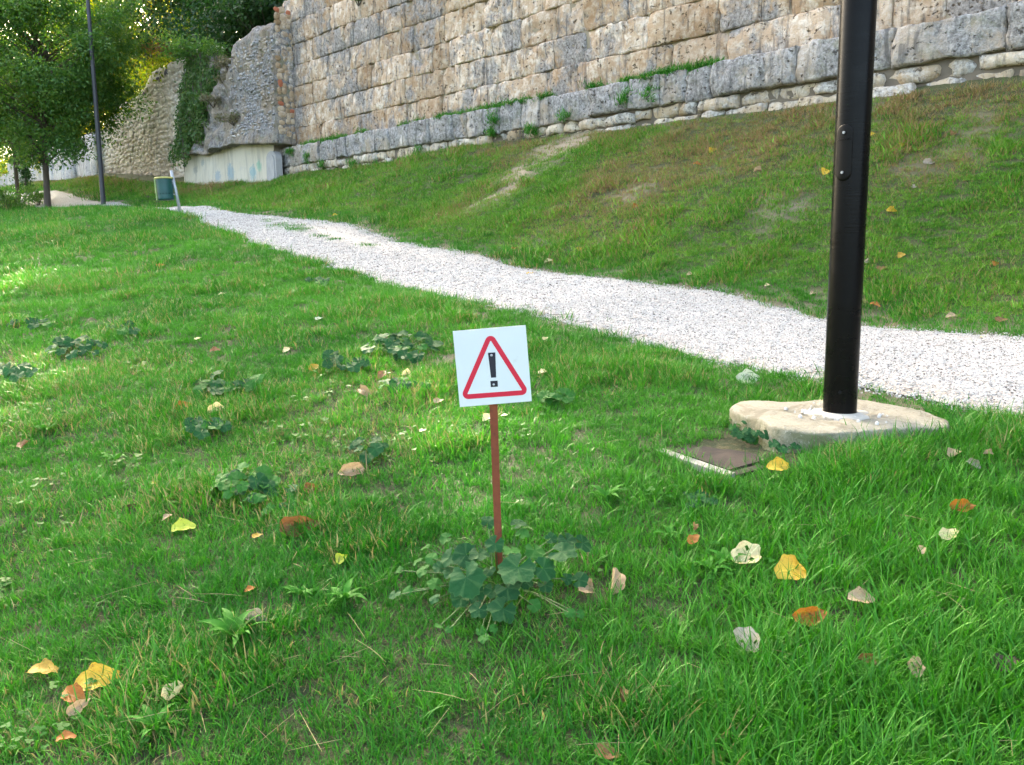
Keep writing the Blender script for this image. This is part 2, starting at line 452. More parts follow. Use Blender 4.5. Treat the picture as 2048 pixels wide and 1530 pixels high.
# path
ps = np.concatenate([np.arange(-14, -2, .25), np.arange(-2, 22, .06), np.arange(22, 60, .3)]); pv = np.linspace(0, 1, 30)
a, b = t_near(ps), t_far(ps)
PS = np.repeat(ps[:, None], len(pv), 1); PT = a[:, None] * (1 - pv) + b[:, None] * pv
psf, ptf = PS.ravel(), PT.ravel()
lift = np.clip(-path_dist(psf, ptf) / .12, 0, 1) * .022 - .004
pz = zst(psf, ptf) + lift + (fbm(psf * 1.3, ptf * 2.2, 51) - .5) * .03 + (fbm(psf * 9, ptf * 9, 52) - .5) * .012
x, y = st2xy(psf, ptf); ii = np.arange(psf.size).reshape(PS.shape)
pm = np_mesh('path', np.stack([x, y, pz], 1), np.stack([ii[:-1, :-1], ii[:-1, 1:], ii[1:, 1:], ii[1:, :-1]], -1).reshape(-1, 4), True)
worn = np.clip(1 - np.abs((psf - 10.5) / 3.5), 0, 1) * np.clip(1 - np.abs((PT.ravel() - (np.repeat(a, len(pv)) * .28 + np.repeat(b, len(pv)) * .72)) / .55), 0, 1)
set_attr(pm, 'worn', np.clip(worn * 2.2 * (0.4 + fbm(psf * 1.5, ptf * 1.5, 61)), 0, 1))
set_attr(pm, 'rim', np.clip(1 + path_dist(psf, ptf) / .22, 0, 1))
m = NT('white_gravel'); p = m.pos()
v = m.voro(p, 70, out=1); vd = m.voro(p, 70)
g = m.n('RGBToBW'); m.t.links.new(v, g.inputs[0])
col = m.ramp(g.outputs[0], [(.1, (.30, .27, .245)), (.35, (.47, .44, .41)), (.8, (.58, .555, .525))])
col = m.mix(m.ramp(vd, [(.45, 0.0), (.8, .75)]), col, (.30, .27, .25))
col = m.mix(m.math('MULTIPLY', m.attr('worn'), .75), col, m.mix(m.noise(p, 12, 5), (.42, .37, .315), (.51, .46, .40)))
rim = m.math('MULTIPLY', m.attr('rim'), m.ramp(m.noise(p, 9, 4), [(.35, 0.0), (.65, 1.0)]))
col = m.mix(m.math('MULTIPLY', rim, .75), col, (.27, .21, .145))
col = m.mix(m.ramp(m.noise(p, 2.2, 5, .6), [(.45, 0.0), (.7, .5)]), col, (.36, .32, .285))
m.base(col); m.rough(.9); m.bump(vd, .7, .012)
M['gravel'] = m.m
tag(link('path', pm, M['gravel']), kind='structure', label='white gravel path climbing beside the wall')

# ------------------------------------------------------------------ the ancient wall of squared blocks
WV = Vector((WX, WY, 0)); NV = Vector((NX, NY, 0)); ZV = Vector((0, 0, 1))
def to_xyz(s, t, z):
    x, y = st2xy(s, t); return np.stack([x, y, z], -1)
def block_mesh(name, ds, dz, depth, seed, res=.075, rough=.03, rnd=.05, jit=.012):
    ni = max(4, int(round(ds / res))); nj = max(4, int(round(dz / res)))
    u = np.linspace(0, 1, ni + 1); v = np.linspace(0, 1, nj + 1)
    # tighter rows at the rim so that the arris is rounded
    u[1] = min(u[1], .025 / ds + .01); u[-2] = 1 - u[1]; v[1] = min(v[1], .025 / dz + .01); v[-2] = 1 - v[1]
    U, V = np.meshgrid(u, v, indexing='ij')
    s = (U - .5) * ds; z = (V - .5) * dz
    e = np.minimum(np.minimum(U, 1 - U) * ds, np.minimum(V, 1 - V) * dz)
    r = rnd
    rv = r * (.35 + 1.3 * fbm(s * 3 + seed, z * 3 + seed * 2, seed + 1, 2)); k = np.clip(e / rv, 0, 1); push = rv * .75 * (1 - k) ** 1.6
    n1 = fbm(s * 2.2 + seed * 3.1, z * 2.6 + seed * 1.7, seed, 3) - .5
    n2 = fbm(s * 8 + seed, z * 8, seed + 5, 3) - .5
    pit = np.clip(fbm(s * 6 + seed * 2, z * 6, seed + 9, 2) - .66, 0, 1)
    t = push + n1 * rough * 1.1 + n2 * rough * 1.7 + pit * .30
    # chipped corners
    for (cu, cv) in ((0, 0), (0, 1), (1, 0), (1, 1)):
        rr = _hash(np.array([seed]), np.array([cu * 2 + cv]), 3)[0]
        if rr > .55:
            d = np.hypot((U - cu) * ds, (V - cv) * dz); t = t + np.clip(1 - d / (.06 + .12 * (rr - .5)), 0, 1) * .06
    border = (U == 0) | (U == 1) | (V == 0) | (V == 1)
    js = (fbm(z * 7 + seed, s * 7, seed + 2, 2) - .5) * jit * 3; jz = (fbm(s * 7 + seed, z * 7 + 4, seed + 3, 2) - .5) * jit * 3
    s = s + js * np.where(border, 1, .4); z = z + jz * np.where(border, 1, .4)
    A = to_xyz(s.ravel(), t.ravel(), z.ravel())
    id_ = np.arange(A.shape[0]).reshape(U.shape)
    quads = np.stack([id_[:-1, :-1], id_[:-1, 1:], id_[1:, 1:], id_[1:, :-1]], -1).reshape(-1, 4)
    ring = list(id_[:, 0]) + list(id_[-1, 1:]) + list(id_[-2::-1, -1]) + list(id_[0, -2:0:-1])
    back = A[ring].copy(); tb = depth
    rs, rt = xy2st(back[:, 0], back[:, 1]); bx, by = st2xy(rs, np.full_like(rs, tb)); back[:, 0] = bx; back[:, 1] = by
    n0 = len(A); nr = len(ring)
    side = np.array([[ring[i], ring[(i + 1) % nr], n0 + (i + 1) % nr, n0 + i] for i in range(nr)])
    return np_mesh(name, np.vstack([A, back]), np.vstack([quads, side]), True)

def child_at(name, me, mat, root, loc):
    o = link(name, me, mat, root); o.location = Vector(loc) - root.location; return o

wall = empty('ancient_wall', P(10, WALL_T, 3.4))
tag(wall, 'long ancient wall of pitted tan travertine blocks above the bank', 'wall', kind='thing')
COURSE = [4.10, 4.56, 5.05, 5.55, 6.05, 6.55, 7.08, 7.64, 8.15, 8.70]
S_END = 20.1
seed = 100
for ci in range(len(COURSE) - 1):
    z0, z1 = COURSE[ci], COURSE[ci + 1]
    s = S_END + R.uniform(-.05, .05) + (.45 if ci == 6 else 0)
    zc_vis = None
    while s > -1.0:
        w = R.choice((.42, .55, .62, .7, .78, .85, .95, 1.05, 1.25, 1.5)) * R.uniform(.92, 1.08)
        seed += 1
        s0, s1 = s - w, s
        g = R.uniform(.004, .010)
        jog = R.uniform(-.02, .02)
        me = block_mesh('block', w - g, (z1 - z0) - g + jog * .3, .33, seed, .085, R.choice((.02, .03, .04, .05)), R.uniform(.006, .022), .014)
        o = child_at('block', me, M['travertine'], wall, P((s0 + s1) / 2, WALL_T + R.uniform(-.022, .02), (z0 + z1) / 2 + jog * .3))
        o.rotation_euler = (R.uniform(-.012, .012), R.uniform(-.006, .006), R.uniform(-.008, .008))
        s = s0
# projecting lower course
s = S_END + .55
while s > -1.0:
    w = R.choice((.38, .45, .55, .6, .72, .9, 1.1, 1.25)) * R.uniform(.9, 1.1); seed += 1
    s0, s1 = s - w, s
    zt, zb = 4.10 + R.uniform(-.02, .025), 3.64 + R.uniform(-.02, .015)
    me = block_mesh('block', w - .012, zt - zb, .55, seed, .07, R.choice((.03, .045, .055)), R.uniform(.014, .035), .02)
    child_at('block', me, M['plinth'], wall, P((s0 + s1) / 2, WALL_T - .24 + R.uniform(-.03, .03), (zt + zb) / 2))
    s = s0
# small footing stones
for row, (zb, zt) in enumerate(((3.46, 3.63), (3.22, 3.45))):
    s = S_END + .4
    while s > 1.5:
        w = R.uniform(.16, .42) if s > 14 else R.uniform(.3, .7); seed += 1
        me = block_mesh('footing_stone', w - .02, (zt - zb) + .005 + R.uniform(-.02, .015), .4, seed, .07, .035, .04, .03)
        child_at('footing_stone', me, M['footing'], wall, P(s - w / 2, WALL_T - .20 + R.uniform(-.04, .04), (zb + zt) / 2))
        s -= w
# core behind the joints
mb = MB()
def slab_st(mb, s0, s1, t0, t1, z0, z1):
    c = [P(s0, t0, z0), P(s1, t0, z0), P(s1, t1, z0), P(s0, t1, z0), P(s0, t0, z1), P(s1, t0, z1), P(s1, t1, z1), P(s0, t1, z1)]
    mb.add([v - wall.location for v in c], [(0, 1, 2, 3), (4, 7, 6, 5), (0, 4, 5, 1), (1, 5, 6, 2), (2, 6, 7, 3), (3, 7, 4, 0)])
slab_st(mb, -1, S_END + .0, WALL_T + .055, WALL_T + .9, 3.0, 8.62)
mb.build('wall_core', M['mortar'], wall)
mb = MB(); slab_st(mb, -1, S_END + .5, WALL_T - .14, WALL_T + .07, 3.0, 4.05); mb.build('plinth_core', plain('dark_joint', (.15, .125, .095), .95, var=.4, scale=8, bump=.5), wall)
mb = MB(); slab_st(mb, -16, -1, WALL_T + .01, WALL_T + .9, 0.5, 8.7); mb.build('wall_run', M['travertine'], wall)

# ------------------------------------------------------------------ rubble stones
def rubble_variants(n, name, flat=1.0):
    out = []
    for k in range(n):
        rr = np.random.default_rng(900 + k)
        # squashed rounded polyhedron: 3 rings
        nu = 7; V = []; Fc = []
        for j, (rad, dep) in enumerate(((1.0, .25), (.86, -.35), (.45, -.72))):
            for i in range(nu):
                a = 2 * math.pi * (i + .5 * (j % 2)) / nu
                q = rr.uniform(.86, 1.12)
                cx = math.copysign(abs(math.cos(a)) ** .7, math.cos(a)); cz = math.copysign(abs(math.sin(a)) ** .7, math.sin(a))
                V.append((cx * rad * q * .5, dep * rr.uniform(.85, 1.15) * .5, cz * rad * q * .5))
        V.append((rr.uniform(-.05, .05), -.42 + rr.uniform(-.06, .04), rr.uniform(-.05, .05)))
        for j in range(2):
            for i in range(nu):
                i2 = (i + 1) % nu; a0, a1, b0, b1 = j * nu + i, j * nu + i2, (j + 1) * nu + i, (j + 1) * nu + i2
                if j % 2 == 0: Fc += [(a0, a1, b0), (a1, b1, b0)]
                else: Fc += [(a0, a1, b1), (a0, b1, b0)]
        for i in range(nu): Fc.append((2 * nu + i, 2 * nu + (i + 1) % nu, 3 * nu))
        out.append((np.array(V), Fc))
    return out
RV = rubble_variants(10, 'stone')
def stone_rot(): return Matrix(((WX, NX, 0), (WY, NY, 0), (0, 0, 1)))
def lay_rubble(root, spots, mat, name, limit, mats_alt=None):
    """spots: list of (s, t, z, ds, dt, dz, side) ; nearest `limit` become parts, the rest one mass"""
    spots = sorted(spots, key=lambda q: q[0])
    meshes = []
    for k, (V, Fc) in enumerate(RV):
        me = np_mesh(name, V, np.array(Fc), True); me.materials.append(mat); meshes.append(me)
    rest = MB()
    RM = stone_rot().to_4x4()
    for i, (s, t, z, ds, dt, dz, side) in enumerate(spots):
        k = R.randrange(len(RV))
        rot = RM @ Matrix.Rotation(-math.pi / 2 if side else 0, 4, 'Z') @ Matrix.Rotation(R.uniform(-.3, .3), 4, 'Y')
        Mx = Matrix.Translation(P(s, t, z) - root.location) @ rot @ Matrix.Diagonal((ds, dt, dz, 1))
        if i < limit:
            o = bpy.data.objects.new(name, meshes[k]); COL.objects.link(o); o.parent = root; o.matrix_local = Mx
            if mats_alt and R.random() < mats_alt[1]:
                o.material_slots[0].link = 'OBJECT'; o.material_slots[0].material = mats_alt[0]
        else:
            V, Fc = RV[k]; rest.add([Mx @ Vector(v) for v in V], Fc)
    if rest.v:
        o = link(name + '_infill', rest.mesh(name + '_infill', True), mat, root); o['kind'] = 'stuff'

# ------------------------------------------------------------------ tower: rough grey masonry over a smooth undercut base
TOWER_T = 9.97
tower = empty('ruined_tower', P(24, TOWER_T, 3.5))
tag(tower, 'ruined grey tower stub with ragged top and undercut pale base', 'tower ruin', kind='thing')
M['rubble_grey'] = stone_mat('grey_rubble', (.33, .28, .22), (.44, .38, .31), (.27, .27, .28), (.52, .49, .46), .85, pit=.7, lichen=.3)
M['rubble_tan'] = stone_mat('tan_rubble', (.80, .69, .57), (.87, .78, .67), (.64, .60, .57), (.90, .85, .79), .10, pit=.4, streak=False,
    paint=[(tuple(P(30.4, 10.85, 7.35)), .50, (.02, .02, .10)), (tuple(P(29.7, 10.85, 7.45)), .40, (.02, .02, .09)), (tuple(P(31.3, 10.85, 7.65)), .25, (.03, .03, .08)), (tuple(P(32, 10.85, 7.1)), .25, (.05, .05, .09))])
M['rubble_corner'] = stone_mat('corner_rubble', (.42, .30, .19), (.56, .44, .31), (.40, .36, .33), (.66, .57, .46), .3, pit=.5, streak=False)
M['brick_red'] = plain('old_brick', (.38, .12, .06), .9, var=.4, scale=12, bump=.5)
M['rough_mass'] = stone_mat('rough_masonry', (.24, .215, .185), (.34, .31, .27), (.22, .212, .208), (.46, .43, .40), .9, pit=.8, lichen=.55)
def px_z(px, py, t):
    """height seen at pixel (px,py) on the vertical plane t"""
    d = ray(px, py); k = t / (NX * d[0] + NY * d[1]); p = CAM + d * k
    return p[2], WX * p[0] + WY * p[1]
top = sorted([(px_z(px, py, TOWER_T)[1], px_z(px, py, TOWER_T)[0]) for px, py in ((600, 18), (584, 40), (560, 40), (540, 38), (520, 44), (497, 56), (478, 72), (455, 92), (432, 106), (405, 112), (375, 108), (352, 116))])
bot = sorted([(px_z(px, py, TOWER_T)[1], px_z(px, py, TOWER_T)[0]) for px, py in ((600, 283), (562, 291), (520, 290), (480, 287), (455, 294), (425, 302), (385, 313), (350, 318))])
top, bot = np.array(top), np.array(bot)
T_S0, T_S1 = S_END, px_z(353, 250, TOWER_T)[1]
ss = np.linspace(T_S0, T_S1, 90); vv = np.linspace(0, 1, 60)
SS, VV = np.meshgrid(ss, vv, indexing='ij')
ztop = np.interp(ss, top[:, 0], top[:, 1]) + (fbm(ss * 2.4, ss * 0, 81) - .5) * .3
zbot = np.interp(ss, bot[:, 0], bot[:, 1]) + (fbm(ss * 2.0, ss * 0 + 2, 82) - .5) * .18
ZZ = zbot[:, None] * (1 - VV) + ztop[:, None] * VV
left = np.clip((SS - 22.3) / 1.2, 0, 1)
disp = (fbm(SS * .9, ZZ * .9, 83) - .5) * .5 * (.35 + .65 * left) + (fbm(SS * 3, ZZ * 3, 84) - .5) * (.08 + .34 * left) + (fbm(SS * 8, ZZ * 8, 85, 2) - .5) * (.08 + .14 * left)
belly = -.16 * np.clip(1 - VV * 4, 0, 1)           # overhanging lower lip
TT = TOWER_T + disp * .8 + belly + VV * .28 * left + np.clip((VV - .93) / .07, 0, 1) ** 2 * .25
A = to_xyz(SS.ravel(), TT.ravel(), ZZ.ravel()); idm = np.arange(SS.size).reshape(SS.shape)
quads = np.stack([idm[:-1, :-1], idm[:-1, 1:], idm[1:, 1:], idm[1:, :-1]], -1).reshape(-1, 4)
ring = list(idm[:, 0]) + list(idm[-1, 1:]) + list(idm[-2::-1, -1]) + list(idm[0, -2:0:-1])
bk = A[ring].copy(); rs_, rt_ = xy2st(bk[:, 0], bk[:, 1]); bx, by = st2xy(rs_, np.full_like(rs_, 11.1)); bk[:, 0] = bx; bk[:, 1] = by
n0 = len(A); nr = len(ring)
side = np.array([[ring[i], ring[(i + 1) % nr], n0 + (i + 1) % nr, n0 + i] for i in range(nr)])
V_ = np.vstack([A, bk]) - np.array(tower.location)
link('masonry_mass', np_mesh('masonry_mass', V_, np.vstack([quads, side]), True), M['rough_mass'], tower)
def tower_t(s, z):
    i = np.clip((s - T_S0) / (T_S1 - T_S0) * 89, 0, 89).astype(int)
    v = np.clip((z - zbot[i]) / (ztop[i] - zbot[i]), 0, 1); j = (v * 59).astype(int)
    return TT[i, j]
# plastered undercut base
M['plaster'] = None
m = NT('old_plaster'); p = m.pos()
c = m.mix(m.noise(p, 1.4, 5, .6), (.52, .47, .37), (.66, .61, .50))
c = m.mix(m.ramp(m.noise(m.mapping(p, (6, 6, .7)), 1.2, 4), [(.50, 0.0), (.72, .7)]), c, (.30, .28, .24))
c = m.mix(m.ramp(m.noise(p, 5, 5, .7), [(.55, 0.0), (.7, .5)]), c, (.44, .45, .43))
for (px, py, r, colr) in ((517, 332, .26, (.12, .42, .30)), (505, 345, .35, (.10, .32, .40)), (460, 346, .45, (.14, .30, .42)), (436, 352, .3, (.16, .26, .34)), (392, 340, .25, (.22, .24, .24)), (405, 325, .2, (.25, .30, .32))):
    zz, s_ = px_z(px, py, TOWER_T + .12)
    d = m.n('VectorMath', operation='DISTANCE'); m.t.links.new(p, d.inputs[0]); d.inputs[1].default_value = tuple(P(s_, TOWER_T + .12, zz))
    w = m.math('ADD', m.math('DIVIDE', d.outputs['Value'], r), m.math('MULTIPLY', m.noise(m.mapping(p, (9, 9, 5)), 1.8, 4, .7, 1.5), 1.9))
    c = m.mix(m.math('MULTIPLY', m.math('LESS_THAN', w, 1.45), .55), c, colr)
m.base(c); m.rough(.92); m.bump(m.noise(p, 14, 6, .7), .5, .03)
M['plaster'] = m.m
ss2 = np.linspace(T_S0 + .45, T_S1 - .1, 60); v2 = np.linspace(0, 1, 14)
S3, V3 = np.meshgrid(ss2, v2, indexing='ij')
zb = np.interp(ss2, bot[:, 0], bot[:, 1])
Z3 = 3.2 * (1 - V3) + (zb[:, None] + .35) * V3
T3 = TOWER_T + .12 + (fbm(S3 * 1.2, Z3 * 1.2, 91) - .5) * .10 + (fbm(S3 * 6, Z3 * 6, 92) - .5) * .03
A = to_xyz(S3.ravel(), T3.ravel(), Z3.ravel()) - np.array(tower.location); idm = np.arange(S3.size).reshape(S3.shape)
nb = len(A); Bk = to_xyz(S3.ravel(), T3.ravel() * 0 + 11.0, Z3.ravel()) - np.array(tower.location)
q1 = np.stack([idm[:-1, :-1], idm[:-1, 1:], idm[1:, 1:], idm[1:, :-1]], -1).reshape(-1, 4)
e1 = np.array([[idm[0, j], idm[0, j + 1], idm[0, j + 1] + nb, idm[0, j] + nb] for j in range(13)] + [[idm[-1, j], idm[-1, j + 1], idm[-1, j + 1] + nb, idm[-1, j] + nb] for j in range(13)])
link('plaster_base', np_mesh('plaster_base', np.vstack([A, Bk]), np.vstack([q1, e1]), True), M['plaster'], tower)
# grey cement patch with an arched head
z0, s0 = px_z(541, 350, TOWER_T); z1, _ = px_z(541, 303, TOWER_T)
mb = MB(); ol = []
sc_, w_ = s0, .27
for k in range(9):
    a = math.pi * k / 8; ol.append((math.cos(a) * w_, z1 - .18 + math.sin(a) * .2))
ol = [(w_, 3.2)] + ol + [(-w_, 3.2)]
for ring_k, (kk, tt_) in enumerate(((1.0, .03), (.72, .005))):
    front = [P(sc_ + q[0] * kk, TOWER_T + tt_, q[1] if q[1] < 3.3 else 3.5 + (q[1] - 3.5) * (1 - .16 * ring_k)) - tower.location for q in ol]
    back = [P(sc_ + q[0] * kk, TOWER_T + .2, q[1] if q[1] < 3.3 else 3.5 + (q[1] - 3.5) * (1 - .16 * ring_k)) - tower.location for q in ol]
    n = len(ol); mb.add(front + back, [tuple(range(n))] + [(i, (i + 1) % n, (i + 1) % n + n, i + n) for i in range(n)])
mb.build('cement_patch', plain('grey_cement', (.36, .35, .34), .9, var=.25, scale=8, bump=.4), tower)
# flat stones on the tower's right-hand half
spots = []
z = 4.55
while z < 7.25:
    s = T_S0 + .02; hrow = R.uniform(.065, .10)
    while s < 23.0:
        w = R.uniform(.08, .24)
        if R.random() < .85 and z < np.interp(s, top[:, 0], top[:, 1]) - .35 and s < 22.3 + R.uniform(-.5, .7):
            spots.append((s + w / 2, float(tower_t(np.array([s + w / 2]), np.array([z]))[0]) + .012 + R.uniform(-.02, .02), z + R.uniform(-.025, .025), w * R.uniform(.75, 1.1), .10, hrow * R.uniform(.7, 1.35), False))
        s += w + .01
    z += hrow
lay_rubble(tower, spots, M['rubble_grey'], 'stone', 300)
# rounded stones of the corner return
spots = []; z = 4.35
while z < 7.3:
    hrow = R.uniform(.11, .17); t = TOWER_T + .06
    while t < WALL_T - .05:
        w = R.uniform(.13, .2); spots.append((T_S0 + .01, t + w / 2 + R.uniform(-.03, .03), z + hrow / 2 + R.uniform(-.05, .05), w * R.uniform(1.0, 1.35), .07, hrow * R.uniform(.95, 1.4), True)); t += w
    z += hrow
lay_rubble(tower, spots, M['rubble_corner'], 'corner_stone', 300, (M['brick_red'], .05))

# ------------------------------------------------------------------ lower rubble wall beyond the tower
RUB_T = 10.85
rub = empty('rubble_wall', P(31, RUB_T, 4.0))
tag(rub, 'pale tan rubble wall stepping down beyond the ivy, blue paint marks', 'wall', kind='thing')
rtop = np.array(sorted([(px_z(px, py, RUB_T)[1], px_z(px, py, RUB_T)[0]) for px, py in ((360, 112), (345, 122), (325, 133), (305, 143), (296, 156), (290, 172), (276, 186), (262, 196), (240, 208), (225, 222), (212, 238), (203, 260))]))
r0, r1 = T_S1 - .4, px_z(205, 330, RUB_T)[1]
ss4 = np.linspace(r0, r1, 70); v4 = np.linspace(0, 1, 40); S4, V4 = np.meshgrid(ss4, v4, indexing='ij')
zt4 = np.interp(ss4, rtop[:, 0], rtop[:, 1]) + (fbm(ss4 * 2.5, ss4 * 0, 95) - .5) * .2
Z4 = 3.5 * (1 - V4) + zt4[:, None] * V4
T4 = RUB_T + .06 + (fbm(S4 * 1.2, Z4 * 1.2, 96) - .5) * .12
A = to_xyz(S4.ravel(), T4.ravel(), Z4.ravel()); idm = np.arange(S4.size).reshape(S4.shape)
ring = list(idm[:, 0]) + list(idm[-1, 1:]) + list(idm[-2::-1, -1]) + list(idm[0, -2:0:-1])
bk = A[ring].copy(); rs_, rt_ = xy2st(bk[:, 0], bk[:, 1]); bx, by = st2xy(rs_, np.full_like(rs_, RUB_T + .9)); bk[:, 0] = bx; bk[:, 1] = by
quads = np.stack([idm[:-1, :-1], idm[:-1, 1:], idm[1:, 1:], idm[1:, :-1]], -1).reshape(-1, 4)
n0 = len(A); nr = len(ring); side = np.array([[ring[i], ring[(i + 1) % nr], n0 + (i + 1) % nr, n0 + i] for i in range(nr)])
M['rubble_mortar'] = stone_mat('pale_mortar', (.72, .62, .51), (.80, .71, .60), (.62, .58, .54), (.84, .78, .70), .15, pit=.6)
link('wall_core', np_mesh('wall_core', np.vstack([A, bk]) - np.array(rub.location), np.vstack([quads, side]), True), M['rubble_mortar'], rub)
spots = []; z = 3.75
while z < 8.6:
    hrow = R.uniform(.12, .19); s = r0
    while s < r1:
        w = R.uniform(.15, .34)
        if z + hrow < np.interp(s + w / 2, rtop[:, 0], rtop[:, 1]) - .02 and R.random() < .96:
            tt_ = RUB_T + .06 + (float(fbm(np.array([(s + w / 2) * 1.2]), np.array([z * 1.2]), 96)[0]) - .5) * .12
            spots.append((s + w / 2, tt_ - .008 + R.uniform(-.025, .015), z + hrow / 2 + R.uniform(-.05, .05), w * R.uniform(.75, 1.12), .08, hrow * R.uniform(.65, 1.25), False))
        s += w + .012
    z += hrow
lay_rubble(rub, spots, M['rubble_tan'], 'stone', 300)

# ------------------------------------------------------------------ far low wall of grey slabs
far = empty('grey_slab_wall', P(45, 10.6, 4.6))
tag(far, 'low far wall of upright grey stone slabs behind the young trees', 'wall', kind='thing')
M['slab_grey'] = stone_mat('grey_slab', (.46, .42, .37), (.55, .52, .48), (.40, .40, .41), (.64, .62, .60), .6, pit=.4)
s = r1 - .1
while s < 62:
    w = R.uniform(.9, 2.2); seed += 1
    zt = R.choice((5.75, 5.95, 6.2, 6.45)) + R.uniform(-.1, .1); zb_ = 4.2
    me = block_mesh('slab', w - .03, zt - zb_, .5, seed, .16, .04, .08, .03)
    child_at('slab', me, M['slab_grey'], far, P(s + w / 2, 10.6 + R.uniform(-.06, .06), (zt + zb_) / 2))
    s += w
mb = MB()
c = [P(a_, b_, z_) - far.location for z_ in (4.0, 5.6) for (a_, b_) in ((r1, 10.75), (62, 10.75), (62, 11.2), (r1, 11.2))]
mb.add(c, [(0, 1, 2, 3), (4, 7, 6, 5), (0, 4, 5, 1), (1, 5, 6, 2), (2, 6, 7, 3), (3, 7, 4, 0)])
mb.build('wall_core', M['mortar'], far)

# ------------------------------------------------------------------ lamp posts
M['black_paint'] = None
m = NT('black_enamel'); p = m.obj()
m.base(m.mix(m.noise(p, 30, 4), (.0012, .0012, .0015), (.003, .0028, .003))); m.rough(m.ramp(m.noise(p, 9, 4), [(.3, .22), (.7, .36)]))
m.bump(m.noise(m.mapping(p, (3, 3, 60)), 3, 3), .12, .004); m.b.inputs['Specular IOR Level'].default_value = .13
M['black_paint'] = m.m
M['old_black'] = plain('weathered_black', (.035, .036, .042), .5, var=.4, scale=6)
M['steel'] = plain('dull_steel', (.35, .35, .36), .4, .8)
def lamp_post(base, rad, height, label, lean, detail, toprad=None, mat=None):
    root = empty('lamp_post', base, lean)
    tag(root, label, 'lamp post', 'black lamp posts along the path')
    mb = MB(); n = 40 if detail else 14; tr = toprad or rad
    zs = [-.05, 0.0, .3, 1.0, 2.0, 3.2, 4.5, height]
    mb.tube([(0, 0, z) for z in zs], [rad + (tr - rad) * max(0, z) / height for z in zs], n)
    mb.build('pole', mat or M['black_paint'], root, True)
    # lantern, above the picture
    mb = MB(); mb.tube([(0, 0, height - .02), (0, 0, height + .08), (0, 0, height + .12), (0, 0, height + .5), (0, 0, height + .6), (0, 0, height + .66)], [.07, .09, .16, .22, .26, .03], 16)
    mb.build('lantern', mat or M['black_paint'], root, True)
    return root
lp = lamp_post(POLE, .0725, 6.4, 'thick black lamp post on the concrete footing beside the path', (0, math.radians(-.7), 0), True)
# inspection hatch on the side that faces the camera, with two screws
def hatch(root, rad, z0, z1, half, ang):
    pts = []
    H = (z1 - z0) / 2; zc = (z0 + z1) / 2; N = 14; ol = []
    for k in range(N + 1): a = math.pi * k / N; ol.append((math.cos(a) * half, zc + H - half + math.sin(a) * half))
    for k in range(N + 1): a = math.pi + math.pi * k / N; ol.append((math.cos(a) * half, zc - H + half + math.sin(a) * half))
    n = len(ol); mb = MB()
    def wrap(u, z, r): a = ang + u / rad; return (math.sin(a) * r, -math.cos(a) * r, z)
    outer = [wrap(u, z, rad - .002) for u, z in ol]; mid = [wrap(u, z, rad + .007) for u, z in ol]
    inn = [wrap(u * .8, zc + (z - zc) * .965, rad + .011) for u, z in ol]
    fs = [(i, (i + 1) % n, (i + 1) % n + n, i + n) for i in range(n)] + [(i + n, (i + 1) % n + n, (i + 1) % n + 2 * n, i + 2 * n) for i in range(n)]
    # fill in strips so that the plate follows the tube
    for i in range(N // 2 * 2 + 0): pass
    left_ = [2 * n + i for i in range(N // 2, N + 1)] + [2 * n + i for i in range(N + 1, N + 1 + N // 2 + 1)]
    right_ = [2 * n + i for i in range(N // 2, -1, -1)] + [2 * n + i for i in range(n - 1, N + 1 + N // 2 - 1, -1)]
    for i in range(len(left_) - 1):
        a, b, c, d = left_[i], left_[i + 1], right_[i + 1], right_[i]
        q = []
        for v in (a, b, c, d):
            if v not in q: q.append(v)
        if len(q) >= 3: fs.append(tuple(q))
    mb.add(outer + mid + inn, fs)
    plate = mb.build('hatch_cover', M['hatch'], root, True)
    for zz in (zc + H - half, zc - H + half):
        mb = MB(); c0 = wrap(0, zz, rad + .008); c1 = wrap(0, zz, rad + .0145); mb.tube([c0, c1], [.0062, .0058], 12); mb.build('screw', M['steel'], plate)
    mb = MB()
    for i in range(7):
        u = -half * .75 + half * 1.5 * i / 6
    a0 = [wrap(-half * .78 + half * 1.56 * i / 6, zc + H * .48, rad + .0125) for i in range(7)]; mb.tube(a0, [.0012] * 7, 6)
    mb.build('seam', M['black_paint'], plate)
M['hatch'] = plain('dark_hatch', (.006, .005, .004), .5, var=.35, scale=14)
M['hatch'].node_tree.nodes['Principled BSDF'].inputs['Specular IOR Level'].default_value = .14
def z_at(root, px, py):
    d = ray(px, py); k = root.location.y / d[1]; return (CAM + d * k)[2] - root.location.z
hatch(lp, .0725, z_at(lp, 1690, 363), z_at(lp, 1690, 252), .034, math.radians(-46))
mb = MB(); mb.tube([(-.030, -.0705, .11), (-.0305, -.0745, .11)], [.007, .007], 10); mb.build('bolt_hole', plain('hole_black', (.002, .002, .002), 1), lp)
pf = ground_hit(207, 411)
lamp_post(Vector((pf.x, pf.y, pf.z - .02)), .072, 7.2, 'slender far lamp post standing between the young tree and bin', (0, math.radians(-.3), 0), False, .05, M['old_black'])

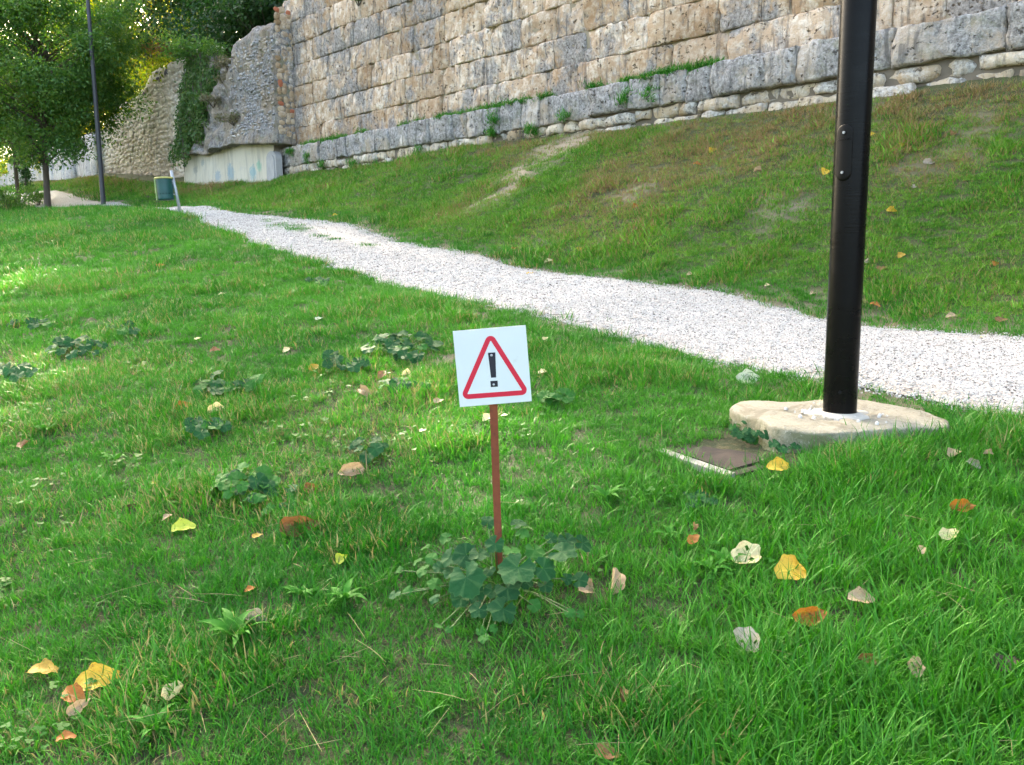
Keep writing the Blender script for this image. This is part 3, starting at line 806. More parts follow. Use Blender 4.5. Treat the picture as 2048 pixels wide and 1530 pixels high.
# concrete footing round the near post
foot = empty('concrete_footing', (POLE.x, POLE.y, slab_top - .16), (0, 0, math.radians(8)))
tag(foot, 'pale rounded concrete footing under the black lamp post', 'footing')
m = NT('old_concrete'); p = m.obj()
c = m.mix(m.noise(p, 3.5, 6, .65), (.34, .31, .235), (.52, .475, .375))
c = m.mix(m.ramp(m.noise(p, 9, 5, .7), [(.52, 0.0), (.68, .7)]), c, (.27, .25, .17))
nz = m.n('SeparateXYZ'); m.t.links.new(m.n('NewGeometry').outputs['Normal'], nz.inputs[0])
moss = m.math('MULTIPLY', m.math('SUBTRACT', 1.0, nz.outputs[2], True), m.ramp(m.noise(p, 5, 5, .7), [(.38, 0.0), (.58, .8)]))
c = m.mix(moss, c, (.13, .15, .04))
c = m.mix(m.ramp(m.noise(p, 40, 4, .8), [(.55, 0.0), (.68, .75)]), c, (.17, .15, .11))
c = m.mix(m.ramp(m.noise(p, 70, 3, .8), [(.58, 0.0), (.68, .6)]), c, (.60, .57, .50))
c = m.mix(m.ramp(m.noise(p, 2.2, 5, .7, 1.2), [(.52, 0.0), (.60, .55)]), c, (.20, .17, .11))
m.base(c); m.rough(.95); m.bump(m.noise(p, 22, 6, .8), 1.0, .03); M['concrete'] = m.m
N = 56; rings = []
for (k, z) in ((1.0, -.22), (1.0, 0.02), (1.0, .10), (.999, .146), (.992, .156), (.975, .160), (.6, .163), (.38, .158), (.34, .150), (.30, .158), (.10, .160)):
    r_ = []
    for i in range(N):
        a = 2 * math.pi * i / N
        q = (abs(math.cos(a)) ** 9 + abs(math.sin(a)) ** 9) ** (-1 / 9) * (1 - .10 * max(0, math.cos(4 * a + math.pi)) ** 3)
        w = 1 + .025 * math.sin(3 * a + 1) + .02 * math.sin(7 * a) + .008 * math.sin(23 * a) + .006 * math.sin(31 * a + 2)
        if k < .5: q = 1.0; w = 1.0
        r_.append((math.cos(a) * .42 * k * q * w - .02, math.sin(a) * .36 * k * q * w, z + .006 * math.sin(5 * a + k * 9) + (R.uniform(-.003, .003))))
    rings.append(r_)
mb = MB(); mb.add([v for r_ in rings for v in r_], [(j * N + i, j * N + (i + 1) % N, (j + 1) * N + (i + 1) % N, (j + 1) * N + i) for j in range(len(rings) - 1) for i in range(N)])
mb.build('slab', M['concrete'], foot, True)
mb = MB(); rr = [(.135, .155), (.128, .164), (.10, .167), (.076, .172)]; V = []
for r_, z in rr:
    for i in range(28): a = 2 * math.pi * i / 28; k = 1 + (.16 * math.sin(3 * a) + .1 * math.sin(7 * a + 1)) * (r_ > .11); V.append((math.cos(a) * r_ * k, math.sin(a) * r_ * k, z))
mb.add(V, [(j * 28 + i, j * 28 + (i + 1) % 28, (j + 1) * 28 + (i + 1) % 28, (j + 1) * 28 + i) for j in range(3) for i in range(28)])
mb.build('cement_collar', plain('white_cement', (.46, .43, .37), .95, var=.3, scale=14, bump=.8), foot, True)
for i in range(34):
    a = R.uniform(0, 6.28); r_ = R.uniform(.085, .26); k = R.uniform(.003, .010)
    mb = MB(); mb.tube([(math.cos(a) * r_, math.sin(a) * r_, .160), (math.cos(a) * r_ + k * .2, math.sin(a) * r_, .164 + k * .6), (math.cos(a) * r_, math.sin(a) * r_ + k * .1, .165 + k)], [k, k * .9, k * .3], 6)
    mb.build('cement_crumb', plain('crumb_white', (.6, .58, .54), .9) if i == 0 else bpy.data.materials['crumb_white'], foot)

# manhole cover left of the footing
mh = ground_hit(1462, 908)
def ground_normal(x, y, e=.12):
    a = gxy(np.array([x - e, x + e, x, x]), np.array([y, y, y - e, y + e]))
    return Vector((-(a[1] - a[0]) / (2 * e), -(a[3] - a[2]) / (2 * e), 1)).normalized()
gn = (ground_normal(mh.x, mh.y, .2) + Vector((0, .05, .6))).normalized()
man = empty('manhole', (mh.x, mh.y, mh.z - .003))
_e = ground_hit(1440, 940) - ground_hit(1345, 897); _e = (_e - gn * _e.dot(gn)).normalized()
man.rotation_euler = Matrix((_e, gn.cross(_e), gn)).transposed().to_euler()
tag(man, 'rusty brown square manhole cover in a pale frame in the grass', 'manhole')
m = NT('rusty_iron'); p = m.obj()
c = m.mix(m.ramp(m.noise(p, 11, 6, .75), [(.35, 0.0), (.62, 1.0)]), (.007, .0045, .0045), (.032, .019, .015)); c = m.mix(m.ramp(m.noise(p, 7, 5, .7), [(.54, 0.0), (.70, .55)]), c, (.055, .045, .032))
ck = m.n('TexChecker', i_Scale=48.0); m.t.links.new(m.mapping(p, (1, 1, .01), (0, 0, .785)), ck.inputs[0])
m.base(c); m.rough(.8); m.bump(m.math('ADD', ck.outputs[1], m.noise(p, 30, 5, .7)), .5, .004); M['rust_iron'] = m.m
mb = MB(); L, W = .42, .42
mb.box((0, 0, 0), (L - .07, W - .07, .03)); mb.build('cover', M['rust_iron'], man)
for k, (cx, cy, dx, dy) in enumerate(((0, -W / 2, L + .03, .044), (0, W / 2, L + .03, .044), (-L / 2, 0, .044, W - .046), (L / 2, 0, .044, W - .046))):
    mb = MB(); mb.box((cx, cy, -.012 + (.008 if k == 0 else 0)), (dx, dy, .042)); mb.build('frame', plain('pale_frame', (.30, .285, .25), .95, var=.75, scale=30, bump=1.0) if k == 0 else M['rust_iron'], man)
MAN = (mh.x, mh.y)

# ------------------------------------------------------------------ warning sign
sg = ground_hit(998, 1150)
SIGN = Vector(sg)
def plane_pt(px, py, y):
    d = ray(px, py); return Vector(CAM + d * (y / d[1]))
YS = SIGN.y - .005
pTL, pTR, pBR, pBL = [plane_pt(q[0], q[1], YS) for q in ((908.8, 661.1), (1053.9, 650.9), (1061, 801.2), (916.6, 815))]
ctr = (pTL + pTR + pBR + pBL) / 4
ux = ((pTR - pTL) + (pBR - pBL)); wS = ux.length / 2; ux.normalize()
vz = ((pTL - pBL) + (pTR - pBR)); hS = vz.length / 2; vz.normalize()
vz = (vz - ux * vz.dot(ux)).normalized()
ny = vz.cross(ux)          # points away from the camera (+y)
sign = empty('warning_sign', SIGN)
tag(sign, 'square white warning sign with red triangle on a rusty stake', 'sign')
RS = Matrix((ux, ny, vz)).transposed().to_4x4()
def sign_part(name, mb, mat, parent=sign, smooth=False):
    o = mb.build(name, mat, parent, smooth)
    o.matrix_local = Matrix.Translation(ctr - SIGN) @ RS
    return o
m = NT('white_sheet'); p = m.obj(); cc = m.mix(m.noise(p, 6, 4), (.66, .68, .67), (.74, .76, .75)); cc = m.mix(m.ramp(m.noise(p, 22, 5, .7), [(.60, 0.0), (.75, .35)]), cc, (.50, .50, .45)); m.base(cc); m.rough(.38); M['white_sheet'] = m.m
mb = MB(); mb.box((0, 0, 0), (wS, .004, hS)); panel = sign_part('panel', mb, M['white_sheet'])
# picture marks: zoomed pixel -> panel coordinates
zTL, zTR, zBR, zBL = [np.array(q, float) for q in ((220, 238), (1330, 160), (1385, 1310), (280, 1415))]
zc = (zTL + zTR + zBR + zBL) / 4; eu = (zTR - zTL + zBR - zBL) / 2; ev = (zBL - zTL + zBR - zTR) / 2
Minv = np.linalg.inv(np.stack([eu, ev], 1))
def pl(x, y):
    k = Minv @ (np.array([x, y], float) - zc); return (k[0] * wS, -k[1] * hS)
kk = wS / np.linalg.norm(eu)
cen = [pl(790, 400), pl(415, 1200), pl(1230, 1140)]
def rounded(cs, r, n=12):
    out = []
    m_ = len(cs)
    for i in range(m_):
        c = np.array(cs[i]); a = np.array(cs[i - 1]); b = np.array(cs[(i + 1) % m_])
        def outn(p_, q_):
            d = q_ - p_; d = d / np.linalg.norm(d); nn = np.array([d[1], -d[0]])
            g = np.mean(np.array(cs), 0)
            return nn if np.dot(nn, (p_ + q_) / 2 - g) > 0 else -nn
        n0_, n1_ = outn(a, c), outn(c, b)
        a0 = math.atan2(n0_[1], n0_[0]); a1 = math.atan2(n1_[1], n1_[0]); da = (a1 - a0 + math.pi) % (2 * math.pi) - math.pi
        for k in range(n + 1):
            an = a0 + da * k / n; out.append((c[0] + r * math.cos(an), c[1] + r * math.sin(an)))
    return out
oo, inn = rounded(cen, 84 * kk), rounded(cen, 9 * kk)
mb = MB(); n = len(oo); y0, y1 = -.0026, -.0015
mb.add([(q[0], y0, q[1]) for q in oo] + [(q[0], y0, q[1]) for q in inn] + [(q[0], y1, q[1]) for q in oo] + [(q[0], y1, q[1]) for q in inn],
       [(i, (i + 1) % n, (i + 1) % n + n, i + n) for i in range(n)] + [(i + 2 * n, (i + 1) % n + 2 * n, (i + 1) % n, i) for i in range(n)] + [(i + n, (i + 1) % n + n, (i + 1) % n + 3 * n, i + 3 * n) for i in range(n)])
M['sign_red'] = plain('sign_red', (.66, .012, .045), .35, var=.06); M['sign_black'] = plain('sign_black', (.008, .009, .022), .4, var=.1)
sp = mb.build('red_triangle', M['sign_red'], panel)
mb = MB(); mb.prism([pl(742, 572), pl(855, 567), pl(853, 950), pl(775, 955)][::-1], -.0027, -.0015); mb.build('exclamation_bar', M['sign_black'], panel)
mb = MB(); mb.prism([pl(762, 1005), pl(873, 1000), pl(875, 1092), pl(766, 1100)][::-1], -.0027, -.0015); mb.build('exclamation_dot', M['sign_black'], panel)
for (x, y, r_) in ((795, 612, 21), (812, 1060, 18)):
    q = pl(x, y); mb = MB(); mb.tube([(q[0], -.002, q[1]), (q[0], -.0052, q[1]), (q[0], -.0068, q[1])], [r_ * kk, r_ * kk * .9, r_ * kk * .45], 14); mb.build('screw', plain('zinc', (.62, .62, .64), .3, .6) if r_ == 21 else bpy.data.materials['zinc'], panel, True)
# stake
m = NT('rusty_stake'); p = m.obj()
c = m.mix(m.noise(p, 25, 5, .7), (.16, .036, .014), (.30, .075, .03)); c = m.mix(m.ramp(m.noise(p, 60, 4), [(.55, 0.0), (.75, .6)]), c, (.09, .03, .02))
m.base(c); m.rough(.85); m.bump(m.noise(p, 90, 5, .7), .4, .004)
pt = plane_pt(983, 700, YS + .012); pbm = plane_pt(999, 1150, YS + .012)
a_ = pt - SIGN; b_ = pbm - SIGN; b_ = b_ + (b_ - a_).normalized() * .12
mb = MB(); wst = .0132; tst = .004
dv = (a_ - b_).normalized(); sd = Vector((1, 0, 0)); sd = (sd - dv * sd.dot(dv)).normalized(); fd = sd.cross(dv)
V = []
for e_, k in ((b_, .86), (a_, 1.0)):
    for (u_, w_2) in ((-1, -1), (1, -1), (1, 1), (-1, 1)): V.append(e_ + sd * u_ * wst * k + fd * w_2 * tst)
mb.add(V, [(3, 2, 1, 0), (4, 5, 6, 7)] + [(i, (i + 1) % 4, (i + 1) % 4 + 4, i + 4) for i in range(4)])
mb.build('stake', m.m, sign)

# ------------------------------------------------------------------ litter bin on its leaning post
bp = ground_hit(362, 426); BIN = Vector(bp)
def bpt(px, py, dy=0.0): return plane_pt(px, py, BIN.y + dy)
binr = empty('litter_bin', BIN)
tag(binr, 'dark green litter bin with yellow rim tilted on a grey post', 'litter bin')
ptop = bpt(342.5, 341) - BIN
M['galv'] = plain('galvanised', (.40, .43, .45), .45, .5, .2, 12)
mb = MB(); mb.tube([Vector((0, 0, -.1)), ptop * .5, ptop], [.030, .030, .030], 12); mb.build('post', M['galv'], binr, True)
btop, bbot = bpt(328, 357, -.05) - BIN, bpt(332.5, 400, -.05) - BIN
ax = (btop - bbot); Lb = ax.length; ax.normalize()
a0 = Vector((1, 0, 0)); a0 = (a0 - ax * a0.dot(ax)).normalized(); b0 = ax.cross(a0)
NB = 48; rb = .150
zr = [0, .03, .075, .10, .125, .16, .30, Lb - .09, Lb - .07, Lb - .05, Lb - .02, Lb]
mb = MB(); V = [bbot + ax * z + (a0 * math.cos(2 * math.pi * i / NB) + b0 * math.sin(2 * math.pi * i / NB)) * (rb * (.96 + .04 * z / Lb)) for z in zr for i in range(NB)]
Fb = []
for j in range(len(zr) - 1):
    for i in range(NB):
        if j in (3, 8) and i % 3 == 0: continue        # punched holes
        Fb.append((j * NB + i, j * NB + (i + 1) % NB, (j + 1) * NB + (i + 1) % NB, (j + 1) * NB + i))
Fb.append(tuple(reversed(range(NB)))); mb.add(V, Fb)
mb.build('body', plain('bin_green', (.006, .075, .072), .4, var=.3, scale=8), binr, True)
mb = MB(); mb.tube([bbot + ax * (Lb + .005) + (a0 * math.cos(2 * math.pi * i / 24) + b0 * math.sin(2 * math.pi * i / 24)) * (rb + .006) for i in range(25)], [.018] * 25, 6, False)
M['bin_yellow'] = plain('bin_yellow', (.55, .50, .16), .45, var=.15); mb.build('rim', M['bin_yellow'], binr, True)
mb = MB(); mb.tube([bbot + a0 * (-rb * .97) + b0 * (-.07), btop + a0 * (-rb - .003) + b0 * (-.07)], [.012, .014], 6); mb.build('edge_strip', plain('strip_green', (.30, .42, .16), .5), binr)
mb = MB()
for k in (.25, .75):
    q = bbot + ax * (Lb * k) + a0 * (rb * .95); e_ = ptop * ((q.z) / ptop.z); mb.tube([q, e_], [.012, .012], 6)
mb.build('bracket', M['galv'], binr)

# ------------------------------------------------------------------ trees
LEAFDATA = {}
# gaps in the crowns through which the sun reaches a few spots of the lawn
SPOTS = [(Vector(ground_smooth(px, py)), r_) for px, py, r_ in ((1005, 920, .20), (935, 948, .15), (1085, 905, .15), (690, 787, .17), (760, 792, .15), (815, 768, .12), (20, 570, .30), (70, 560, .15), (-40, 578, .35), (-20, 800, .2), (30, 790, .15), (1090, 1000, .02))]
def sun_gaps(me, Mw):
    V, bv = LEAFDATA[me.name]
    c = V.mean(1); Wm = np.array(Mw); c = c @ Wm[:3, :3].T + Wm[:3, 3]
    kill = np.zeros(len(c), bool); sd = np.array(SUN_DIR)
    for p_, r_ in SPOTS:
        d = c - np.array(p_); along = d @ sd; kill |= (np.linalg.norm(d - along[:, None] * sd, axis=1) < r_ + .16) & (along > 0)
    if not kill.any(): return me
    V2 = V[~kill].reshape(-1, 3); n = (~kill).sum(); b = np.arange(n) * 4
    m2 = np_mesh('crown', V2, np.concatenate([np.stack([b, b + 1, b + 2], 1), np.stack([b, b + 2, b + 3], 1)])); set_attr(m2, 'bv', np.repeat(bv[~kill], 4)); return m2
def leaf_cloud(name, centers, radii, per, size, seed, droop=.3, flat=.75, tiers=None):
    """many small leaves (each a folded pair of faces) gathered round twig ends"""
    rr = np.random.default_rng(seed)
    C = np.repeat(np.asarray(centers), per, 0); Rr = np.repeat(np.asarray(radii), per)
    n = len(C)
    d = rr.normal(size=(n, 3)); d /= np.linalg.norm(d, axis=1)[:, None]
    rad = Rr * rr.uniform(.15, 1, n) ** .55
    pos = C + d * rad[:, None] * np.array([1, 1, flat])
    # leaf frame
    ax = rr.normal(size=(n, 3)); ax[:, 2] -= droop; ax /= np.linalg.norm(ax, axis=1)[:, None]
    nn = rr.normal(size=(n, 3)) * .8; nn[:, 2] += .7
    sdv = np.cross(ax, nn); sdv /= np.maximum(np.linalg.norm(sdv, axis=1), 1e-6)[:, None]
    up = np.cross(sdv, ax)
    L = size * rr.uniform(.65, 1.3, n); Wd = L * rr.uniform(.38, .55, n)
    p0 = pos; p2 = pos + ax * L[:, None]; m_ = pos + ax * (L * .45)[:, None]
    l_ = m_ + sdv * Wd[:, None] * .5 + up * (Wd * .15)[:, None]; r_ = m_ - sdv * Wd[:, None] * .5 + up * (Wd * .15)[:, None]
    V = np.stack([p0, l_, p2, r_], 1).reshape(-1, 3)
    b = np.arange(n) * 4
    Fa = np.concatenate([np.stack([b, b + 1, b + 2], 1), np.stack([b, b + 2, b + 3], 1)])
    me = np_mesh(name, V, Fa)
    LEAFDATA[me.name] = None
    cl = np.repeat(rr.uniform(0, 1, len(centers)), per)
    bv = np.clip(.55 * rr.uniform(0, 1, n) + .45 * cl, 0, 1)
    set_attr(me, 'bv', np.repeat(bv, 4))
    LEAFDATA[me.name] = (V.reshape(-1, 4, 3), bv)
    return me

def make_tree(seed, height, trunk_h, rx, rz, nclump, per, leaf, rtrunk, crad, shape='round', base_off=(0, 0)):
    rr = np.random.default_rng(seed)
    # clump centres in a lumpy crown
    cen = []; k = 0
    zc = trunk_h + rz * .92
    while len(cen) < nclump:
        d = rr.normal(size=3); d /= np.linalg.norm(d)
        lump = .72 + .5 * float(vnoise(np.array([math.atan2(d[1], d[0]) * 1.4 + seed]), np.array([d[2] * 2.3 + seed]), seed)[0])
        q = d * rr.uniform(.25, 1) ** .5 * lump
        x_, y_, z_ = q[0] * rx + base_off[0], q[1] * rx + base_off[1], zc + q[2] * rz
        if z_ < trunk_h * .8: continue
        cen.append((x_, y_, z_))
    cen = np.array(cen)
    rad = crad * rr.uniform(.7, 1.25, nclump)
    mb = MB()
    lean = Vector((rr.uniform(-.12, .12), rr.uniform(-.12, .12), 0))
    tp = [Vector((0, 0, -.15)), Vector((0, 0, .05)), lean * .4 + Vector((0, 0, trunk_h * .5)), lean + Vector((0, 0, trunk_h)), lean * 1.3 + Vector((base_off[0] * .4, base_off[1] * .4, trunk_h + rz * .8)), lean * 1.2 + Vector((base_off[0] * .6, base_off[1] * .6, trunk_h + rz * 1.4))]
    mb.tube(tp, [rtrunk * 1.35, rtrunk * 1.1, rtrunk * .95, rtrunk * .85, rtrunk * .45, rtrunk * .12], 9)
    for i in range(0, nclump, 2):
        c = Vector(cen[i]); z0 = max(trunk_h * .85, min(c.z - .25 * rx, trunk_h + rz * 1.25) * rr.uniform(.8, .98))
        f = (z0 - trunk_h) / (rz * 1.4); st_ = lean + Vector((base_off[0] * max(0, f) * .5, base_off[1] * max(0, f) * .5, z0))
        mid = st_.lerp(c, .5) + Vector((rr.uniform(-.1, .1), rr.uniform(-.1, .1), .12)) * rx * .3
        r0_ = rtrunk * rr.uniform(.22, .4)
        mb.tube([st_, mid, c], [r0_, r0_ * .6, r0_ * .2], 5, False)
    return mb.mesh('trunk', True), leaf_cloud('crown', cen, rad, per, leaf, seed + 1)

m = NT('bark'); p = m.obj()
c = m.mix(m.noise(m.mapping(p, (8, 8, 1.5)), 3, 5, .7), (.055, .042, .032), (.15, .12, .095)); m.base(c); m.rough(.95); m.bump(m.noise(m.mapping(p, (10, 10, 1.5)), 4, 5, .7), .8, .03); M['bark'] = m.m
M['leaf_near'] = leaf_mat('young_tree_leaves', [(.032, .105, .022), (.058, .155, .028), (.10, .20, .03), (.16, .24, .035)], .32, 1.8)
M['leaf_back'] = leaf_mat('backlit_leaves', [(.05, .10, .014), (.10, .15, .018), (.17, .19, .02), (.28, .20, .02)], .55, 2.4)
M['leaf_dark'] = leaf_mat('dark_leaves', [(.012, .045, .012), (.022, .075, .014), (.045, .10, .018)], .3, 1.8)
M['leaf_red'] = leaf_mat('reddish_leaves', [(.16, .07, .03), (.26, .12, .05), (.20, .15, .04)], .4, 1.6)

def plant_tree(name, meshes, loc, scale, rz, label, group, mats, cat='tree'):
    root = empty(name, loc, (0, 0, rz)); root.scale = (scale,) * 3
    tag(root, label, cat, group)
    Mw = Matrix.Translation(Vector(loc)) @ Matrix.Rotation(rz, 4, 'Z') @ Matrix.Scale(scale, 4)
    o = link('trunk', meshes[0], mats[0], root); c = link('crown', sun_gaps(meshes[1], Mw), mats[1], root)
    if c.data.materials[0] != mats[1]:
        c.material_slots[0].link = 'OBJECT'; c.material_slots[0].material = mats[1]
    return root
tb = ground_hit(96, 420)
_d = ray(96, 420); _k = 27.2 / _d[1]; tb = Vector(CAM + _d * _k); tb.z = float(gxy(tb.x, tb.y)[0])
meshA = make_tree(3, 6.4, 1.5, 2.75, 2.75, 300, 320, .10, .085, .56, base_off=(.0, .45))
plant_tree('young_tree', meshA, Vector((tb.x, tb.y, tb.z)), 1.12, .4, 'young leafy green tree in front of the far lamp post', 'trees on the lawn', (M['bark'], M['leaf_near']))
p2 = P(37, 5.6, 0); p2.z = float(gz(np.array([37.]), np.array([5.6]))[0])
meshB = make_tree(5, 4.6, 1.5, 1.9, 1.7, 110, 170, .10, .07, .5)
p2 = ground_smooth(37, 404); p2 = Vector(p2)
plant_tree('young_tree', meshB, p2, 1.0, 1.1, 'smaller young tree with thin dark trunk at the left edge', 'trees on the lawn', (M['bark'], M['leaf_near']))

big1 = make_tree(21, 11, 3.2, 4.4, 4.3, 330, 200, .17, .20, .95)
big2 = make_tree(23, 12, 3.6, 4.0, 4.8, 330, 200, .16, .22, .9)
big3 = make_tree(25, 11, 3.4, 4.4, 4.4, 230, 120, .17, .19, .85)
def uz(s): return float(np.interp(s, [-300, 26, 38, 300], [7.5, 7.4, 4.9, 4.9]))
BT = [(33.0, 14.2, 1.0, 1, 'leaf_dark', 'dark tree rising just behind the ruined tower top'),
      (39, 13.8, .9, 2, 'leaf_back', 'yellow green backlit tree behind the rubble wall'),
      (46, 15.0, 1.0, 2, 'leaf_back', 'sunlit autumn tree between the lamp post and the rubble wall'),
      (53, 14.5, .95, 2, 'leaf_back', 'backlit tree behind the young tree left of the lamp post'),
      (61, 13.5, .85, 2, 'leaf_back', 'pale backlit tree at the far left below the sky gap'),
      (66, 9.5, .7, 0, 'leaf_near', 'far green tree at the left edge behind the low wall'),
      (27.0, 15, 1.05, 0, 'leaf_dark', None), (21.5, 15.5, 1.05, 1, 'leaf_dark', None), (15.5, 15, 1.0, 0, 'leaf_dark', None), (9.5, 15.5, 1.0, 1, 'leaf_dark', None),
      (30, 20.5, 1.1, 1, 'leaf_dark', None), (24, 21, 1.15, 0, 'leaf_dark', None), (18, 20.5, 1.1, 1, 'leaf_dark', None), (12, 21, 1.1, 0, 'leaf_dark', None)]
for i, (s, t, k, w, mt, lab) in enumerate(BT):
    plant_tree('tree', (big1, big2, big3)[w], P(s, t, uz(s) - .1), k, i * 1.3, lab or 'tall tree of the dense row standing behind the wall', 'trees behind the wall', (M['bark'], M[mt]))

# shrubs on and before the walls
GAPFILL = 1
def shrub(name, loc, r, h, n, per, leaf, mat, label, seed, cat='shrub', group=None):
    rr = np.random.default_rng(seed); root = empty(name, loc); tag(root, label, cat, group)
    cen = rr.normal(size=(n, 3)) * np.array([r, r, h * .35]) * .5; cen[:, 2] = np.abs(cen[:, 2]) + h * .3
    mb = MB()
    for i in range(0, n, 2): mb.tube([(0, 0, -.05), tuple(cen[i] * .5), tuple(cen[i])], [.012, .009, .004], 5, False)
    mb.build('stems', M['bark'], root)
    link('foliage', leaf_cloud('foliage', cen, np.full(n, r * .38), per, leaf, seed + 1), mat, root)
    return root
for k, (s_, t_, r_, lab) in enumerate(((27.6, 12.6, 2.2, 'dark thicket behind the upper end of the tower'), (30.5, 12.9, 2.2, 'dark thicket behind the ivy on the tower'), (33.6, 12.6, 2.0, 'thicket over the top of the rubble wall'), (25.0, 12.4, 1.6, 'dark thicket where tower and block wall meet'))):
    shrub('thicket', P(s_, t_, uz(s_) - .2), r_, 3.4, 60, 150, .15, M['leaf_dark'] if k in (0, 3) else M['leaf_back'], lab, 330 + k)
for k, s_ in enumerate((44, 50, 56, 62, 69, 77)):
    shrub('thicket', P(s_, 12.8 - (k > 3) * 3, 4.7), 2.6, 3.6, 60, 110, .17, M['leaf_near' if k % 2 else 'leaf_back'], ('leafy undergrowth behind the far grey wall, nearest the lamp post', 'leafy undergrowth behind the far grey wall, second from the lamp post', 'leafy undergrowth behind the far grey wall, third from the lamp post', 'leafy undergrowth behind the far grey wall, fourth from the lamp post', 'leafy undergrowth behind the far grey wall by the left edge', 'leafy undergrowth farthest off at the end of the grey wall')[k], 340 + k, group='undergrowth behind the far wall')
b1 = ground_hit(78, 412); shrub('bush', b1, .55, .8, 16, 90, .07, M['leaf_near'], 'low green bush at the foot of the young tree', 301)
b2 = ground_hit(14, 416); shrub('bush', b2, .8, .8, 22, 90, .08, M['leaf_near'], 'low spreading bush at the left edge of the lawn', 302)
zz, s_ = px_z(395, 100, 10.2); shrub('bush', P(s_ , 10.35, zz - .35), 1.0, .8, 26, 110, .09, M['leaf_near'], 'bright green bush growing on the ragged tower top', 303)
zz, s_ = px_z(345, 95, 10.8); shrub('bush', P(s_, 11.1, zz - .3), .7, .7, 14, 90, .09, M['leaf_red'], 'small reddish autumn bush above the ivy', 304)
zz, s_ = px_z(718, 8, WALL_T); shrub('wall_plant', P(s_, WALL_T - .02, zz), .25, .35, 8, 70, .05, M['leaf_near'], 'small green plant in a joint high on the block wall', 305)
for k, (px, py, lab) in enumerate(((447, 130, 'dry grey tuft near the top of the ruined tower'), (440, 160, 'dry brown tuft in the middle of the ruined tower'), (470, 240, 'low dry tuft above the undercut of the tower'), (425, 205, 'dry tuft beside the ivy on the tower'))):
    zz, s_ = px_z(px, py, TOWER_T); shrub('wall_plant', P(s_, float(tower_t(np.array([s_]), np.array([zz]))[0]) - .05, zz - .1), .4, .35, 9, 60, .07, leaf_mat('dry_tuft', [(.10, .10, .045), (.16, .14, .08), (.09, .12, .04)], .3) if k == 0 else bpy.data.materials['dry_tuft'], lab, 310 + k)

# ivy hanging down the tower's left edge
ivy = empty('ivy', P(26.5, TOWER_T, 4.6)); tag(ivy, 'green ivy curtain hanging down the left edge of the tower', 'ivy')
rr = np.random.default_rng(77); cen = []
while len(cen) < 330:
    px = rr.uniform(354, 412); py = rr.uniform(108, 322)
    lim = 112 + max(0, (px - 400)) * 2.5
    low = np.interp(px, [354, 365, 385, 400, 412], [290, 315, 318, 255, 190]) + rr.normal() * 14
    if py < lim or py > low: continue
    zz, s_ = px_z(px, py, TOWER_T - .05)
    if vnoise(np.array([s_ * 2.4]), np.array([zz * .5]), 3)[0] < .32: continue
    cen.append(np.array(P(s_, float(tower_t(np.array([s_]), np.array([zz]))[0]) - .06, zz)) - np.array(ivy.location))
link('leaves', leaf_cloud('leaves', np.array(cen), np.full(len(cen), .2), 40, .095, 78, droop=1.4, flat=1.2), leaf_mat('ivy_leaves', [(.03, .085, .02), (.05, .13, .025), (.09, .16, .035), (.15, .17, .06)], .3), ivy)
mb = MB()
for k in range(0, 330, 6):
    q = Vector(cen[k]); mb.tube([q + Vector((0, 0, .5)), q, q - Vector((0, 0, .4))], [.012, .012, .006], 5, False)
mb.build('stems', M['bark'], ivy)
# ivy-clad post of foliage before the far wall
q = ground_smooth(53, 386); zz = q[2]
iv2 = empty('ivy_column', Vector(q)); tag(iv2, 'narrow dark column of ivy before the far grey wall', 'ivy')
cen = np.stack([rng.normal(size=50) * .14, rng.normal(size=50) * .14, rng.uniform(0, 1.7, 50)], 1)
link('leaves', leaf_cloud('leaves', cen, np.full(50, .2), 40, .09, 80), M['leaf_dark'], iv2)
mb = MB(); mb.tube([(0, 0, -.1), (.03, 0, .8), (0, .02, 1.6)], [.06, .05, .03], 7); mb.build('stems', M['bark'], iv2)

# ------------------------------------------------------------------ fallen leaves
def fallen_leaf_mesh(seed, kind=0):
    rr = np.random.default_rng(seed); nu, nv = 11, 7
    u = np.linspace(0, 1, nu); v = np.linspace(-1, 1, nv)
    U, V = np.meshgrid(u, v, indexing='ij')
    wid = np.sin(np.pi * np.clip(U, .03, .97) ** .85) ** .62 * .36
    lob = 1 + (.035 * np.sin(U * 23 + seed) + .04 * np.sin(U * 47 + seed * 2)) * np.abs(V) ** 4
    X = U - .5 + .05 * np.abs(V) * np.sin(U * 9 + seed); Y = V * wid * lob
    c1, c2, c3 = rr.uniform(-.6, .9), rr.uniform(.1, 1.5), rr.uniform(-.6, .6)
    Z = c2 * Y ** 2 * 1.2 + c1 * (X ** 2) * .7 + c3 * X * Y * 1.2 + .035 * np.sin(X * 13 + Y * 9 + seed) + rr.normal(size=X.shape) * .010
    if kind == 1:      # rolled edge
        k = np.clip(Y - .10, 0, 1); Z = Z + k * 1.3 - k * k * 1.5; Y = Y - k * 1.1
    if kind == 2:      # folded over at the tip
        k = np.clip(X - .15, 0, 1); X = X - k * 1.3; Z = Z + .07 * np.sqrt(np.clip(k * 4, 0, 1)) + k * .3
    A = np.stack([X, Y, Z], -1).reshape(-1, 3); A[:, 2] -= A[:, 2].min()
    idm = np.arange(nu * nv).reshape(nu, nv)
    q = np.stack([idm[:-1, :-1], idm[1:, :-1], idm[1:, 1:], idm[:-1, 1:]], -1).reshape(-1, 4)
    if kind == 3: q = np.delete(q, [25, 40], 0)     # a hole eaten in it
    me = np_mesh('fallen_leaf', A, q, True)
    set_attr(me, 'bv', np.clip(.5 + .5 * np.sin(A[:, 0] * 7 + A[:, 1] * 9 + seed), 0, 1))
    return me
FL = {k: [fallen_leaf_mesh(400 + 10 * k + j, k) for j in range(3)] for k in range(4)}
